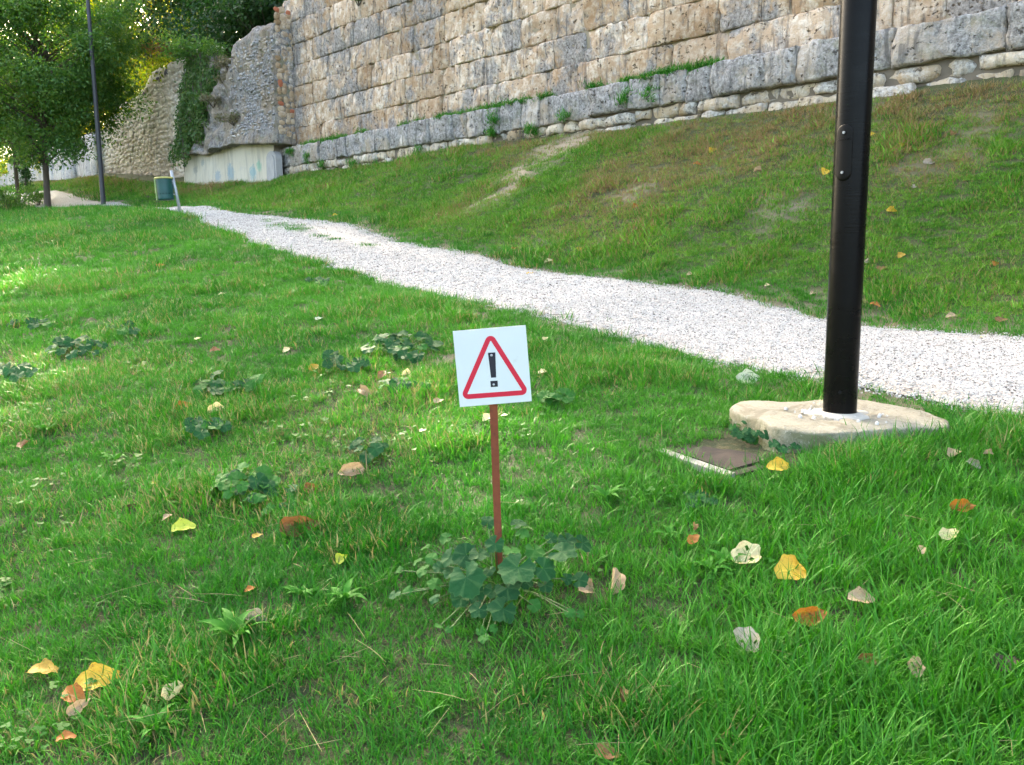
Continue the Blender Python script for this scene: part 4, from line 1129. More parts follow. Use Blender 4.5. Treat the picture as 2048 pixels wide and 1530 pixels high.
def fl_mat(name, a, b, c):
    m = NT(name); p = m.obj(); n = m.noise(p, 3.5, 5, .65)
    col = m.mix(m.ramp(n, [(.38, 0.0), (.62, 1.0)]), a, b); col = m.mix(m.ramp(m.noise(p, 14, 4, .7), [(.56, 0.0), (.72, .7)]), col, c)
    # pale veins
    sx = m.n('SeparateXYZ'); m.t.links.new(p, sx.inputs[0])
    vein = m.math('LESS_THAN', m.math('ABSOLUTE', sx.outputs[1]), .012)
    col = m.mix(m.math('MULTIPLY', vein, .5), col, tuple(min(1, x * 1.5 + .03) for x in a))
    sv_ = m.math('SINE', m.math('MULTIPLY', m.math('SUBTRACT', m.math('ABSOLUTE', sx.outputs[1]), sx.outputs[0]), 46.0))
    col = m.mix(m.ramp(sv_, [(.86, 0.0), (1.0, .35)]), col, tuple(x * .7 for x in b))
    col = m.mix(m.ramp(m.noise(m.mapping(p, (1, 1, 1), (0, 0, 0), (3, 1, 2)), 5, 5, .75), [(.58, 0.0), (.66, .8)]), col, tuple(x * .45 for x in c))
    m.leafy(col, col, .25); m.rough(.6); m.bump(m.noise(p, 9, 4), .25, .02); return m.m
LM = {'yellow': fl_mat('leaf_yellow', (.68, .46, .045), (.62, .36, .03), (.42, .20, .03)), 'lime': fl_mat('leaf_lime', (.52, .56, .07), (.42, .50, .05), (.36, .34, .06)),
      'ochre': fl_mat('leaf_ochre', (.50, .30, .035), (.42, .26, .03), (.20, .10, .02)), 'orange': fl_mat('leaf_orange', (.45, .17, .025), (.36, .12, .02), (.22, .08, .02)),
      'brown': fl_mat('leaf_brown', (.22, .095, .035), (.28, .14, .06), (.12, .05, .025)), 'cream': fl_mat('leaf_cream', (.74, .64, .36), (.68, .56, .30), (.50, .36, .16)),
      'tan': fl_mat('leaf_tan', (.46, .34, .21), (.38, .26, .15), (.25, .16, .09)), 'grey': fl_mat('leaf_grey', (.42, .37, .31), (.34, .29, .24), (.20, .16, .13)),
      'dark': fl_mat('leaf_dark_brown', (.045, .025, .02), (.07, .04, .03), (.03, .02, .015)), 'pale': fl_mat('leaf_pale_green', (.62, .64, .44), (.66, .66, .52), (.48, .46, .26))}
LEAVES = [   # px, py, length px, colour, mesh kind, yaw deg (long axis in the picture), tilt, label
 (85, 1340, 62, 'ochre', 0, 5, .3, 'mottled ochre leaf in the grass, leftmost of the lower left leaves'),
 (195, 1357, 88, 'yellow', 0, 22, .5, 'long bright yellow leaf in the lower left corner of the lawn'),
 (148, 1388, 58, 'orange', 0, -30, .6, 'orange brown leaf under the bright yellow leaf at lower left'),
 (160, 1412, 50, 'tan', 1, 50, .6, 'curled pinkish leaf touching the orange brown leaf at lower left'),
 (132, 1475, 40, 'orange', 0, 10, .3, 'orange leaf half sunk in grass nearest the lower left corner'),
 (350, 1383, 64, 'cream', 2, -28, .5, 'pale cream folded leaf right of the yellow leaf at lower left'),
 (510, 1236, 54, 'grey', 1, -5, .4, 'curled grey tan leaf beside the broad weed rosette'),
 (500, 1178, 22, 'orange', 0, 40, .4, 'tiny orange leaf above the curled grey tan leaf'),
 (685, 1112, 38, 'lime', 2, 80, .7, 'lime yellow leaf standing cupped left of the big mallow'),
 (602, 1048, 84, 'brown', 1, 8, .8, 'big crumpled brown leaf in the lawn left of the sign'),
 (367, 1053, 50, 'lime', 0, 8, .4, 'yellow green leaf lying left of the big crumpled brown leaf'),
 (335, 1034, 24, 'tan', 0, 60, .4, 'small tan leaf touching the yellow green leaf'),
 (267, 1019, 44, 'dark', 1, 20, .4, 'dark shrivelled leaf left of the yellow green leaf'),
 (626, 978, 42, 'brown', 1, -15, .6, 'brown curled leaf at the edge of the lower mallow patch'),
 (703, 939, 58, 'tan', 1, 15, .5, 'long pale rolled leaf lying left of the sign stake'),
 (48, 888, 34, 'brown', 2, -10, .6, 'reddish brown and pale folded leaf near the left edge'),
 (310, 966, 15, 'yellow', 0, 60, .3, 'tiny yellow leaf above the dark shrivelled leaf'),
 (367, 812, 34, 'orange', 0, 25, .6, 'orange leaf left of a cream leaf in mid lawn'),
 (432, 818, 40, 'cream', 1, 30, .6, 'cream curled leaf right of an orange leaf in mid lawn'),
 (628, 735, 26, 'ochre', 0, 60, .6, 'ochre leaf at the left end of the upper mallow patch'),
 (675, 729, 28, 'brown', 1, 30, .5, 'brown leaf among the upper mallow leaves'),
 (765, 748, 26, 'brown', 0, 70, .7, 'upright reddish brown leaf below the upper mallow patch'),
 (812, 745, 24, 'cream', 1, 50, .5, 'pale leaf below the upper mallow patch'),
 (730, 782, 40, 'tan', 1, -40, .5, 'slim tan leaf in the sunlit grass left of the sign'),
 (877, 800, 22, 'tan', 0, 20, .4, 'small tan leaf just left of the sign panel'),
 (975, 834, 26, 'cream', 0, 55, .6, 'cream leaf right behind the top of the sign stake'),
 (1088, 742, 26, 'cream', 2, 15, .5, 'cream leaf in the grass right of the sign panel'),
 (1386, 1076, 32, 'orange', 0, 40, .6, 'bright orange leaf between the mallow and the cream leaf with a hole'),
 (1388, 1051, 22, 'brown', 1, 85, .6, 'small brown curled leaf standing behind the bright orange leaf'),
 (1494, 1106, 78, 'cream', 3, 38, .6, 'large creamy white leaf with a hole in the right lawn'),
 (1590, 1132, 92, 'yellow', 2, 15, .7, 'large deep yellow leaf beside the creamy white one'),
 (1620, 1228, 76, 'orange', 1, 12, .7, 'large rusty leaf with a white curled edge in the right lawn'),
 (1722, 1194, 54, 'tan', 0, -15, .5, 'broad tan leaf right of the rusty leaf'),
 (1496, 1277, 70, 'grey', 3, -68, .5, 'grey tattered leaf full of holes in the right lawn'),
 (1733, 1319, 42, 'brown', 1, -20, .5, 'brown rolled leaf below the broad tan leaf'),
 (1830, 1331, 50, 'tan', 3, 70, .6, 'narrow tan leaf with a bite in it at lower right'),
 (1897, 1065, 46, 'cream', 0, 25, .6, 'rounded cream leaf near the right edge'),
 (1843, 1098, 26, 'tan', 0, 75, .5, 'small brownish leaf below the rounded cream leaf'),
 (2008, 1322, 66, 'dark', 0, 20, .3, 'blackened leaf at the right edge'),
 (1925, 1012, 56, 'orange', 1, 8, .5, 'curled pink and orange leaf near the right edge'),
 (1908, 905, 36, 'tan', 0, 30, .5, 'tan leaf in the tall grass right of the concrete footing'),
 (1947, 927, 32, 'grey', 1, -50, .5, 'withered grey leaf in the tall grass right of the concrete footing'),
 (1976, 906, 24, 'tan', 1, 0, .5, 'small curled leaf at the upper end of the tall grass'),
 (1557, 931, 48, 'yellow', 0, 8, .7, 'vivid yellow leaf at the corner of the manhole cover'),
 (1495, 756, 52, 'pale', 0, 10, .7, 'pale greenish leaf in the grass at the path edge'),
 (1180, 1172, 50, 'tan', 2, 10, .6, 'crumpled tan leaf at the right foot of the mallow'),
 (1228, 1157, 62, 'tan', 1, 82, .9, 'upright pointed brown leaf right of the mallow'),
 (1215, 1503, 54, 'brown', 0, -20, .4, 'brown leaf at the bottom of the picture'),
 (1245, 1388, 44, 'brown', 1, 80, .6, 'narrow brown leaf standing in grass below the mallow'),
 (515, 1070, 22, 'ochre', 0, 20, .4, 'faint ochre leaf left of the big crumpled brown leaf'),
 (127, 571, 20, 'orange', 0, 10, .5, 'orange leaf on the upper lawn by the sunny patch'),
 (322, 530, 18, 'orange', 0, 10, .5, 'orange leaf in the middle of the upper lawn'),
 (573, 699, 18, 'cream', 0, 60, .6, 'pale leaf left of the upper mallow patch'),
 (638, 636, 16, 'pale', 0, 20, .5, 'pale leaf on the lawn below the path edge'),
 (443, 588, 14, 'cream', 0, 30, .5, 'small pale leaf in the far lawn'),
 (396, 676, 14, 'cream', 0, 30, .5, 'small cream leaf on the left of the mid lawn'),
 (430, 700, 22, 'brown', 0, 10, .4, 'flat brown leaf on the left of the mid lawn'),
 (1090, 676, 14, 'cream', 0, 30, .5, 'small cream leaf between sign and path'),
 (1425, 300, 22, 'yellow', 0, 40, .7, 'bright yellow leaf high on the bank'),
 (1650, 342, 26, 'yellow', 0, 70, .7, 'large yellow leaf on the bank just left of the lamp post'),
 (1516, 341, 22, 'tan', 1, 10, .5, 'curled tan leaf left of the yellow leaf on the bank'),
 (1272, 412, 20, 'orange', 0, 30, .6, 'orange leaf beside the bare soil on the bank'),
 (1394, 328, 18, 'orange', 0, -30, .6, 'orange leaf below the bright yellow leaf high on the bank'),
 (1802, 288, 20, 'yellow', 0, 70, .7, 'ochre yellow leaf on the bank right of the hatch'),
 (1746, 268, 16, 'yellow', 0, 40, .7, 'small yellow leaf touching the lamp post outline on the bank'),
 (1858, 325, 30, 'grey', 1, 20, .5, 'grey twisted leaf on the bank right of the lamp post'),
 (1905, 265, 22, 'brown', 0, 70, .6, 'dark red brown leaf on the upper bank'),
 (1785, 420, 28, 'yellow', 2, 20, .6, 'broken pale yellow leaf on the bank right of the lamp post'),
 (1825, 372, 20, 'grey', 1, 60, .5, 'thin grey leaf above the broken pale yellow leaf'),
 (1803, 510, 22, 'ochre', 0, 50, .7, 'ochre leaf low on the bank right of the lamp post'),
 (1990, 525, 20, 'orange', 2, 50, .7, 'orange and white leaf low on the bank by the right edge'),
 (1732, 524, 20, 'grey', 1, 30, .5, 'greyish leaf low on the bank touching the lamp post'),
 (1763, 535, 24, 'brown', 0, 30, .5, 'brown leaf low on the bank right of the lamp post'),
 (1626, 586, 16, 'tan', 0, 10, .5, 'tan leaf in the grass above the path left of the lamp post'),
 (1750, 609, 22, 'orange', 0, -40, .6, 'orange tan leaf at the bank foot right of the lamp post'),
 (1850, 620, 18, 'tan', 0, 60, .6, 'brownish leaf at the bank foot, first of two neighbours'),
 (1904, 632, 26, 'tan', 0, 15, .6, 'broad tan leaf at the bank foot above the path'),
 (2002, 638, 26, 'brown', 0, 5, .5, 'brown leaf at the bank foot by the right edge'),
 (1978, 677, 36, 'cream', 0, 5, .2, 'cream leaf lying on the gravel near the right edge'),
 (1098, 522, 20, 'cream', 0, 30, .6, 'cream leaf at the bank foot above the path middle'),
 (1160, 497, 18, 'ochre', 0, 30, .6, 'ochre leaf low on the bank above the path middle'),
 (1060, 546, 16, 'yellow', 0, 30, .5, 'yellow leaf at the far path edge'),
 (1030, 495, 14, 'orange', 0, 30, .5, 'small orange leaf at the bank foot above the path bend'),
 (1535, 570, 14, 'cream', 0, 30, .5, 'small cream leaf at the bank foot left of the lamp post'),
 (1380, 548, 16, 'tan', 0, 30, .5, 'tan leaf low on the bank above the sign'),
 (875, 430, 14, 'cream', 0, 0, .5, 'small cream leaf on the bank above the path bend'),
 (670, 430, 12, 'yellow', 0, 30, .5, 'small yellow leaf where the bank meets the path bend'),
]
LEAFPOS = []
def put_fallen(px, py, ln, colr, kind, yaw, tilt, label, grp):
    h0 = .032 if py > 850 else (.035 if py > 640 else .03)
    if py > 930 and px > 1250: h0 = .048
    if label.startswith('cream leaf lying on the gravel'): h0 = .02
    p = ground_hit(px, py, h0)
    f = project(np.array(p))[2]; size = ln * f / F_PX * .93
    me = R.choice(FL[kind])
    o = bpy.data.objects.new('fallen_leaf', me)
    if len(me.materials) == 0: me.materials.append(LM['tan'])
    COL.objects.link(o); o.material_slots[0].link = 'OBJECT'; o.material_slots[0].material = LM[colr]
    o.location = p - Vector((0, 0, size * .10)); o.scale = (size,) * 3
    # long axis along `yaw` in the picture plane, face tipped toward the camera by `tilt`
    y_ = math.radians(yaw); td = Matrix.Rotation(tilt * .9, 3, 'X')
    o.rotation_euler = (td @ Matrix.Rotation(y_, 3, 'Z') @ Matrix.Rotation(R.uniform(-.2, .2), 3, 'X')).to_euler()
    tag(o, label, 'leaf', grp); LEAFPOS.append((p.x, p.y, size))
for row in LEAVES: put_fallen(*row, 'fallen leaves')

# ------------------------------------------------------------------ mallow and other broad-leaved plants
def mallow_mesh(seed):
    rr = np.random.default_rng(seed); n = 28; V = [(0, 0, 0)]; lobes = 5
    for j, k in enumerate((.5, 1.0)):
        for i in range(n):
            a = -math.pi * .93 + 2 * math.pi * .93 * i / (n - 1)
            r_ = .5 * (1 - .20 * (1 - abs(math.cos(a * lobes / 2 * 1.0)) ** .8)) * (1 + (.05 * (1 if i % 2 else -1) if j else 0)) * rr.uniform(.95, 1.05)
            r_ *= k
            z = .035 * k * k * (1 - math.cos(a * lobes)) + .06 * k * math.sin(2 * a + seed) - .05 * k * k + rr.uniform(-.012, .012)
            V.append((math.cos(a) * r_ + .05, math.sin(a) * r_, z))
    Fc = []
    for i in range(n - 1): Fc.append((0, 1 + i, 2 + i)); Fc.append((1 + i, 1 + n + i, 2 + n + i)); Fc.append((1 + i, 2 + n + i, 2 + i))
    me = np_mesh('leaf', np.array(V), np.array(Fc), True)
    set_attr(me, 'bv', np.array([.2] + [.5] * n + [1.0] * n)); return me
MM = [mallow_mesh(500 + k) for k in range(5)]
def mallow_mat(name, a, b, edge_c):
    m = NT(name); p = m.obj(); bv = m.attr('bv'); rnd = m.rand()
    c = m.mix(m.noise(p, 4, 4), a, b); c = m.mix(m.math('MULTIPLY', rnd, .5), c, tuple(x * 1.35 for x in b))
    sx = m.n('SeparateXYZ'); m.t.links.new(p, sx.inputs[0]); an = m.math('ARCTAN2', sx.outputs[1], sx.outputs[0])
    v = m.math('ABSOLUTE', m.math('SINE', m.math('MULTIPLY', an, 2.5)))
    c = m.mix(m.ramp(v, [(.90, 0.0), (1.0, .35)]), c, edge_c)
    c = m.mix(m.ramp(bv, [(.93, 0.0), (1.0, .4)]), c, edge_c)
    hs = m.n('HueSaturation', i_Value=1.5); m.t.links.new(c, hs.inputs['Color']); m.leafy(c, hs.outputs[0], .22); m.rough(.65); m.b.inputs['Specular IOR Level'].default_value = .15; m.bump(m.noise(p, 7, 4), .25, .03); return m.m
M['mallow'] = mallow_mat('mallow_leaf', (.006, .046, .016), (.016, .082, .024), (.07, .165, .055))
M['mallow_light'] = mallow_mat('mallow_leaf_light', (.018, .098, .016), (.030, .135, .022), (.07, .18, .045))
M['stem'] = plain('leaf_stalk', (.06, .13, .035), .6)
MALPOS = []
def mallow(leaves, cpx, label, mat='mallow', group='mallow plants in the lawn', seed=0):
    """leaves: (px, py, width px, height above ground, light?)"""
    rr = random.Random(seed); c = ground_hit(*cpx); root = empty('mallow_plant', c); tag(root, label, 'plant', group)
    mb = MB()
    for (px, py, w, h, lt) in leaves:
        p = ground_hit(px, py, h); f = project(np.array(p))[2]; size = w * f / F_PX * .98
        me = rr.choice(MM)
        if len(me.materials) == 0: me.materials.append(M['mallow'])
        o = bpy.data.objects.new('leaf', me); COL.objects.link(o); o.parent = root; o.location = p - c; o.scale = (size,) * 3
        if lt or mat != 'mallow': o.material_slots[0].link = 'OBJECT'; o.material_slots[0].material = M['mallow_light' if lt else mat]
        out = (p - c); out.z = 0; out = out.normalized() if out.length > .02 else Vector((0, -1, 0))
        nrm = (Vector((0, 0, 1)) + out * rr.uniform(.1, .45) + Vector((0, -1, 0)) * rr.uniform(.1, .8) + Vector((rr.uniform(-.5, .5), rr.uniform(-.35, .35), 0))).normalized()
        xa = (out + Vector((rr.uniform(-.8, .8), rr.uniform(-.8, .8), 0))); xa = (xa - nrm * xa.dot(nrm)).normalized()
        o.rotation_euler = Matrix((xa, nrm.cross(xa), nrm)).transposed().to_euler()
        b = Vector((rr.uniform(-.03, .03), rr.uniform(-.03, .03), -.01)); e = p - c - nrm * .004
        gzl = (p - c) * .3; b2 = b.lerp(e, .55) + Vector((0, 0, .01)); mb.tube([b, b2, e], [.0022, .002, .0016], 5, False)
        MALPOS.append((p.x, p.y, size, h))
    mb.build('stems', M['stem'], root)
big = [(932, 1155, 84, .13, 0), (1036, 1135, 82, .15, 0), (1123, 1104, 62, .16, 0), (1166, 1086, 44, .15, 0), (1087, 1137, 56, .13, 0), (1006, 1218, 64, .07, 0), (958, 1218, 42, .06, 0), (1014, 1176, 58, .10, 0),
       (932, 1109, 56, .15, 0), (902, 1112, 48, .13, 0), (958, 1107, 46, .16, 0), (990, 1087, 42, .16, 0), (1069, 1100, 46, .14, 1), (1024, 1099, 42, .15, 1), (892, 1076, 30, .10, 1), (851, 1094, 24, .08, 1),
       (864, 1117, 30, .08, 1), (836, 1122, 26, .07, 1), (847, 1140, 34, .07, 1), (799, 1140, 20, .06, 1), (871, 1168, 34, .06, 1), (816, 1180, 24, .05, 1), (790, 1188, 28, .05, 0), (870, 1197, 26, .05, 0),
       (1133, 1080, 42, .15, 0), (1102, 1077, 28, .14, 0), (1158, 1160, 38, .07, 0), (1133, 1157, 28, .07, 0), (1067, 1210, 30, .06, 1), (976, 1044, 34, .12, 0), (1036, 1047, 36, .14, 0), (1044, 1068, 30, .12, 1),
       (878, 1251, 20, .04, 1), (898, 1258, 18, .04, 1), (962, 1261, 24, .04, 1), (988, 1256, 20, .04, 1), (968, 1275, 26, .04, 1), (1138, 1225, 22, .05, 1), (1160, 1228, 20, .05, 1), (922, 1196, 44, .06, 0), (978, 1140, 30, .12, 0),
       (1050, 1160, 40, .09, 0), (985, 1180, 40, .08, 0), (950, 1185, 42, .08, 0), (1090, 1170, 34, .08, 0), (905, 1145, 40, .09, 0), (880, 1135, 30, .08, 0)]
mallow(big, (1000, 1160), 'large dark mallow plant at the foot of the warning sign', seed=1)
def patch(cx, cy, wx, wy, n, w, label, seed, h=.07, mat='mallow', lt=.25):
    rr = random.Random(seed); L = []
    for k in range(n):
        a = rr.uniform(0, 6.28); r_ = rr.random() ** .5
        L.append((cx + math.cos(a) * r_ * wx, cy + math.sin(a) * r_ * wy, w * rr.uniform(.6, 1.25), h * rr.uniform(.6, 1.2), rr.random() < lt))
    mallow(L, (cx, cy + wy * .5), label, mat, seed=seed)
patch(800, 690, 75, 26, 34, 30, 'wide mallow patch in the lawn left of and behind the sign', 2)
patch(680, 722, 55, 14, 14, 26, 'thin mallow patch at the lower end of the wide one', 3)
patch(455, 765, 70, 20, 24, 28, 'mallow patch above the orange and cream leaves in mid lawn', 4, .06)
patch(805, 770, 50, 14, 14, 28, 'mallow sprig in the sunny grass left of the sign panel', 5, .05, lt=.6)
patch(150, 692, 58, 18, 24, 26, 'dark mallow patch on the left of the mid lawn', 6, .08, lt=.0)
patch(28, 738, 45, 16, 16, 28, 'dark mallow patch cut by the left edge', 7, .08, lt=.0)
patch(505, 965, 85, 30, 26, 36, 'mallow patch left of the brown curled leaf', 8, .07, lt=.4)
patch(545, 1000, 60, 26, 14, 24, 'light small-leaved mallow runner beside the big crumpled leaf', 9, .05, lt=.9)
patch(735, 893, 45, 18, 14, 30, 'small dark mallow patch above the long pale rolled leaf', 10, .07, lt=.1)
patch(410, 845, 40, 20, 14, 26, 'mallow sprig under the cream curled leaf in mid lawn', 11, .06)
patch(1118, 790, 38, 14, 9, 34, 'pale green mallow sprig right of the sign panel', 12, .05, lt=1)
patch(245, 655, 34, 8, 9, 22, 'faint mallow sprig above the dark left patch', 13, .05)
patch(1500, 858, 45, 20, 22, 24, 'clover-like weed at the near left corner of the concrete footing', 14, .06, lt=.2)
patch(1560, 890, 35, 8, 10, 20, 'low weed between manhole cover and concrete footing', 15, .04, lt=.2)
patch(1395, 1000, 36, 16, 14, 20, 'bluish low weed below the manhole cover', 16, .05, lt=.1)
patch(60, 645, 40, 8, 9, 20, 'small weed on the upper left lawn', 17, .05)
patch(640, 560, 30, 8, 8, 18, 'small weed on the lawn under the path', 18, .05)

def lance_mesh(seed):
    rr = np.random.default_rng(seed); nu = 7; V = []; Fc = []
    for i in range(nu):
        u = i / (nu - 1); w = .13 * math.sin(math.pi * min(.97, u ** .8 + .03)) ** .8; z = .34 * math.sin(u * 2.0) - .22 * u * u
        V += [(u, -w, z + .03), (u, 0, z), (u, w, z + .03)]
    for i in range(nu - 1):
        for j in range(2): a = i * 3 + j; Fc.append((a, a + 3, a + 4, a + 1))
    me = np_mesh('leaf', np.array(V), np.array(Fc), True); set_attr(me, 'bv', rr.uniform(.2, .8) * np.ones(len(V))); return me
LMs = [lance_mesh(540 + k) for k in range(3)]
M['rosette'] = mallow_mat('broad_weed_leaf', (.028, .14, .014), (.042, .18, .02), (.07, .21, .035))
def rosette(px, py, w, n, label, seed):
    rr = random.Random(seed); c = ground_hit(px, py); f = project(np.array(c))[2]; L = w * f / F_PX * .50
    root = empty('weed_rosette', c, (0, 0, 0)); tag(root, label, 'plant', 'broad-leaved weeds in the lawn')
    for k in range(n):
        me = rr.choice(LMs)
        if len(me.materials) == 0: me.materials.append(M['rosette'])
        o = bpy.data.objects.new('leaf', me); COL.objects.link(o); o.parent = root
        a = 2 * math.pi * k / n + rr.uniform(-.35, .35); s_ = L * rr.uniform(.7, 1.15)
        o.scale = (s_, s_, s_ * rr.uniform(.8, 1.4)); o.rotation_euler = (rr.uniform(-.3, .3), -rr.uniform(.05, .55), a); o.location = (0, 0, .012)
    MALPOS.append((c.x, c.y, L * .6, .05))
rosette(470, 1292, 150, 12, 'broad weed rosette below the curled grey tan leaf', 1)
rosette(690, 1215, 110, 11, 'broad weed rosette left of and below the mallow', 2)
rosette(1215, 1010, 100, 9, 'weed rosette on the bare spot right of the stake', 3)
rosette(310, 1470, 130, 9, 'weed rosette near the bottom left of the lawn', 4)
rosette(1455, 1135, 100, 8, 'weed rosette under the creamy white leaf', 5)
rosette(1420, 1150, 90, 7, 'weed rosette left of the creamy white leaf', 6)
rosette(600, 1200, 90, 9, 'weed rosette between the two broad ones', 7)
rosette(90, 870, 70, 9, 'weed rosette above the reddish brown folded leaf', 8)
rosette(1340, 1085, 80, 8, 'weed rosette left of the bright orange leaf', 9)
rosette(230, 930, 80, 9, 'weed rosette above the dark shrivelled leaf', 10)

# ------------------------------------------------------------------ grass
def blade_clump(name, n, hmin, hmax, spread, width, lean, curl, seed, segs=3):
    rr = np.random.default_rng(seed)
    base = np.stack([rr.normal(size=n) * spread, rr.normal(size=n) * spread, np.zeros(n) - .008], 1)
    az = rr.uniform(0, 2 * np.pi, n); h = rr.uniform(hmin, hmax, n); ln = np.abs(rr.normal(size=n)) * lean + .08; cu = rr.uniform(.3, 1.2, n) * curl
    w = width * rr.uniform(.65, 1.3, n) * .5
    dirx, diry = np.cos(az), np.sin(az); sx, sy = -np.sin(az), np.cos(az)
    tw = rr.uniform(-.8, .8, n); sx2 = sx * np.cos(tw) + dirx * np.sin(tw); sy2 = sy * np.cos(tw) + diry * np.sin(tw)
    V = []; 
    px_ = np.zeros(n); pz_ = np.zeros(n); ang = ln.copy()
    rows = []
    for k in range(segs + 1):
        f = k / segs; ww = w * (1 - f ** 1.8) if k < segs else w * 0
        c = base + np.stack([dirx * px_, diry * px_, pz_], 1)
        off = np.stack([sx2 * ww, sy2 * ww, np.zeros(n)], 1)
        rows.append((c - off, c + off) if k < segs else (c,))
        st = h / segs; px_ = px_ + np.sin(ang) * st; pz_ = pz_ + np.cos(ang) * st; ang = ang + cu / segs
    per = 2 * segs + 1
    A = np.zeros((n, per, 3))
    for k in range(segs): A[:, 2 * k] = rows[k][0]; A[:, 2 * k + 1] = rows[k][1]
    A[:, 2 * segs] = rows[segs][0]
    b = np.arange(n)[:, None] * per; tr = []
    for k in range(segs - 1):
        tr += [b + np.array([[2 * k, 2 * k + 1, 2 * k + 3]]), b + np.array([[2 * k, 2 * k + 3, 2 * k + 2]])]
    tr.append(b + np.array([[2 * segs - 2, 2 * segs - 1, 2 * segs]]))
    me = np_mesh(name, A.reshape(-1, 3), np.concatenate(tr), True)
    set_attr(me, 'bv', np.repeat(rr.uniform(0, 1, n), per)); set_attr(me, 'bv2', np.repeat(rr.uniform(0.02, 1, n), per))
    return me
def clover_clump(name, n, seed):
    rr = np.random.default_rng(seed); V = []; Fc = []; bv = []
    for k in range(n):
        cx, cy = rr.normal(size=2) * .045; cz = rr.uniform(.015, .045); r_ = rr.uniform(.004, .009); tilt = rr.uniform(-.4, .4, 2); q = rr.uniform(0, 1); a0_ = rr.uniform(0, 6.28)
        for lf in range(3):
            a = a0_ + lf * 2.094; b0 = len(V)
            lx, ly = cx + math.cos(a) * r_, cy + math.sin(a) * r_
            for i in range(6):
                an = i * math.pi / 3; dx, dy = math.cos(an) * r_ * .95, math.sin(an) * r_ * .95; V.append((lx + dx, ly + dy, cz + (lx + dx - cx) * tilt[0] + (ly + dy - cy) * tilt[1])); bv.append(q)
            Fc += [(b0, b0 + 1, b0 + 2), (b0, b0 + 2, b0 + 3), (b0, b0 + 3, b0 + 4), (b0, b0 + 4, b0 + 5)]
    me = np_mesh(name, np.array(V), np.array(Fc)); set_attr(me, 'bv', bv); set_attr(me, 'bv2', np.full(len(V), 2.0)); return me

def scatter(name, proto, mat, pts, rot, scl, tint, dry, label):
    proto.materials.append(mat)
    po = bpy.data.objects.new(name + '_piece', proto)       # only instanced, never in the scene itself
    me = bpy.data.meshes.new(name); me.vertices.add(len(pts)); me.vertices.foreach_set('co', np.asarray(pts, np.float32).ravel())
    set_attr(me, 'rot', rot, 'FLOAT_VECTOR'); set_attr(me, 'scl', scl); set_attr(me, 'tint', tint); set_attr(me, 'dry', dry)
    o = link(name, me); tag(o, label, None, None, 'stuff')
    ng = bpy.data.node_groups.new(name + '_scatter', 'GeometryNodeTree')
    ng.interface.new_socket('Geometry', in_out='INPUT', socket_type='NodeSocketGeometry'); ng.interface.new_socket('Geometry', in_out='OUTPUT', socket_type='NodeSocketGeometry')
    gi = ng.nodes.new('NodeGroupInput'); go = ng.nodes.new('NodeGroupOutput'); iop = ng.nodes.new('GeometryNodeInstanceOnPoints'); oi = ng.nodes.new('GeometryNodeObjectInfo')
    oi.inputs['Object'].default_value = po
    na = ng.nodes.new('GeometryNodeInputNamedAttribute'); na.data_type = 'FLOAT_VECTOR'; na.inputs['Name'].default_value = 'rot'
    nb_ = ng.nodes.new('GeometryNodeInputNamedAttribute'); nb_.data_type = 'FLOAT'; nb_.inputs['Name'].default_value = 'scl'
    e2r = ng.nodes.new('FunctionNodeEulerToRotation')
    L = ng.links
    L.new(gi.outputs[0], iop.inputs['Points']); L.new(oi.outputs['Geometry'], iop.inputs['Instance']); L.new(na.outputs['Attribute'], e2r.inputs[0]); L.new(e2r.outputs[0], iop.inputs['Rotation']); L.new(nb_.outputs['Attribute'], iop.inputs['Scale']); L.new(iop.outputs[0], go.inputs[0])
    md = o.modifiers.new('scatter', 'NODES'); md.node_group = ng
    return o

def sample(dens, y0, y1, margin=.10):
    """random ground points between depths y0..y1 inside the view wedge; dens per square metre"""
    tanh = 1024 / 1700 * 1.03 + margin
    area = tanh * (y1 ** 2 - y0 ** 2) + 1.2 * (y1 - y0)
    n = int(area * dens * 1.0)
    y = np.sqrt(rng.uniform(0, 1, n) * (y1 ** 2 - y0 ** 2) + y0 ** 2); x = rng.uniform(-1, 1, n) * (y * tanh + .6)
    s, t = xy2st(x, y); k = t < WALL_T - .28
    return x[k], y[k], s[k], t[k]
AVOID = np.array(LEAFPOS)
def keep_mask(x, y, s, t, edge_soft=.10):
    pd = path_dist(s, t); k = pd > rng.uniform(0, edge_soft, len(x)) - rng.exponential(.05, len(x))
    _a = math.radians(8); dx_, dy_ = (x - POLE.x) * math.cos(_a) + (y - POLE.y) * math.sin(_a), -(x - POLE.x) * math.sin(_a) + (y - POLE.y) * math.cos(_a); k &= ~((np.abs(dx_ + .02) < .415) & (np.abs(dy_) < .36))
    q = man.matrix_basis.inverted()
    mx = np.array(q.to_3x3()) @ np.stack([x - man.location.x, y - man.location.y, np.zeros_like(x)]); k &= ~((np.abs(mx[0]) < .175) & (np.abs(mx[1]) < .175))
    k &= rng.uniform(0, 1, len(x)) > soil_mask(s, t) * .80
    for (lx, ly, sz) in LEAFPOS:
        r_ = np.maximum(sz * .40, .02); near = ((x - lx) ** 2 + ((y - ly + sz * .15)) ** 2) < r_ * r_
        k &= ~(near & (rng.uniform(0, 1, len(x)) < .75))
    return k
TALL_R = np.array(xy2st(*ground_smooth(1750, 1250)[:2]))
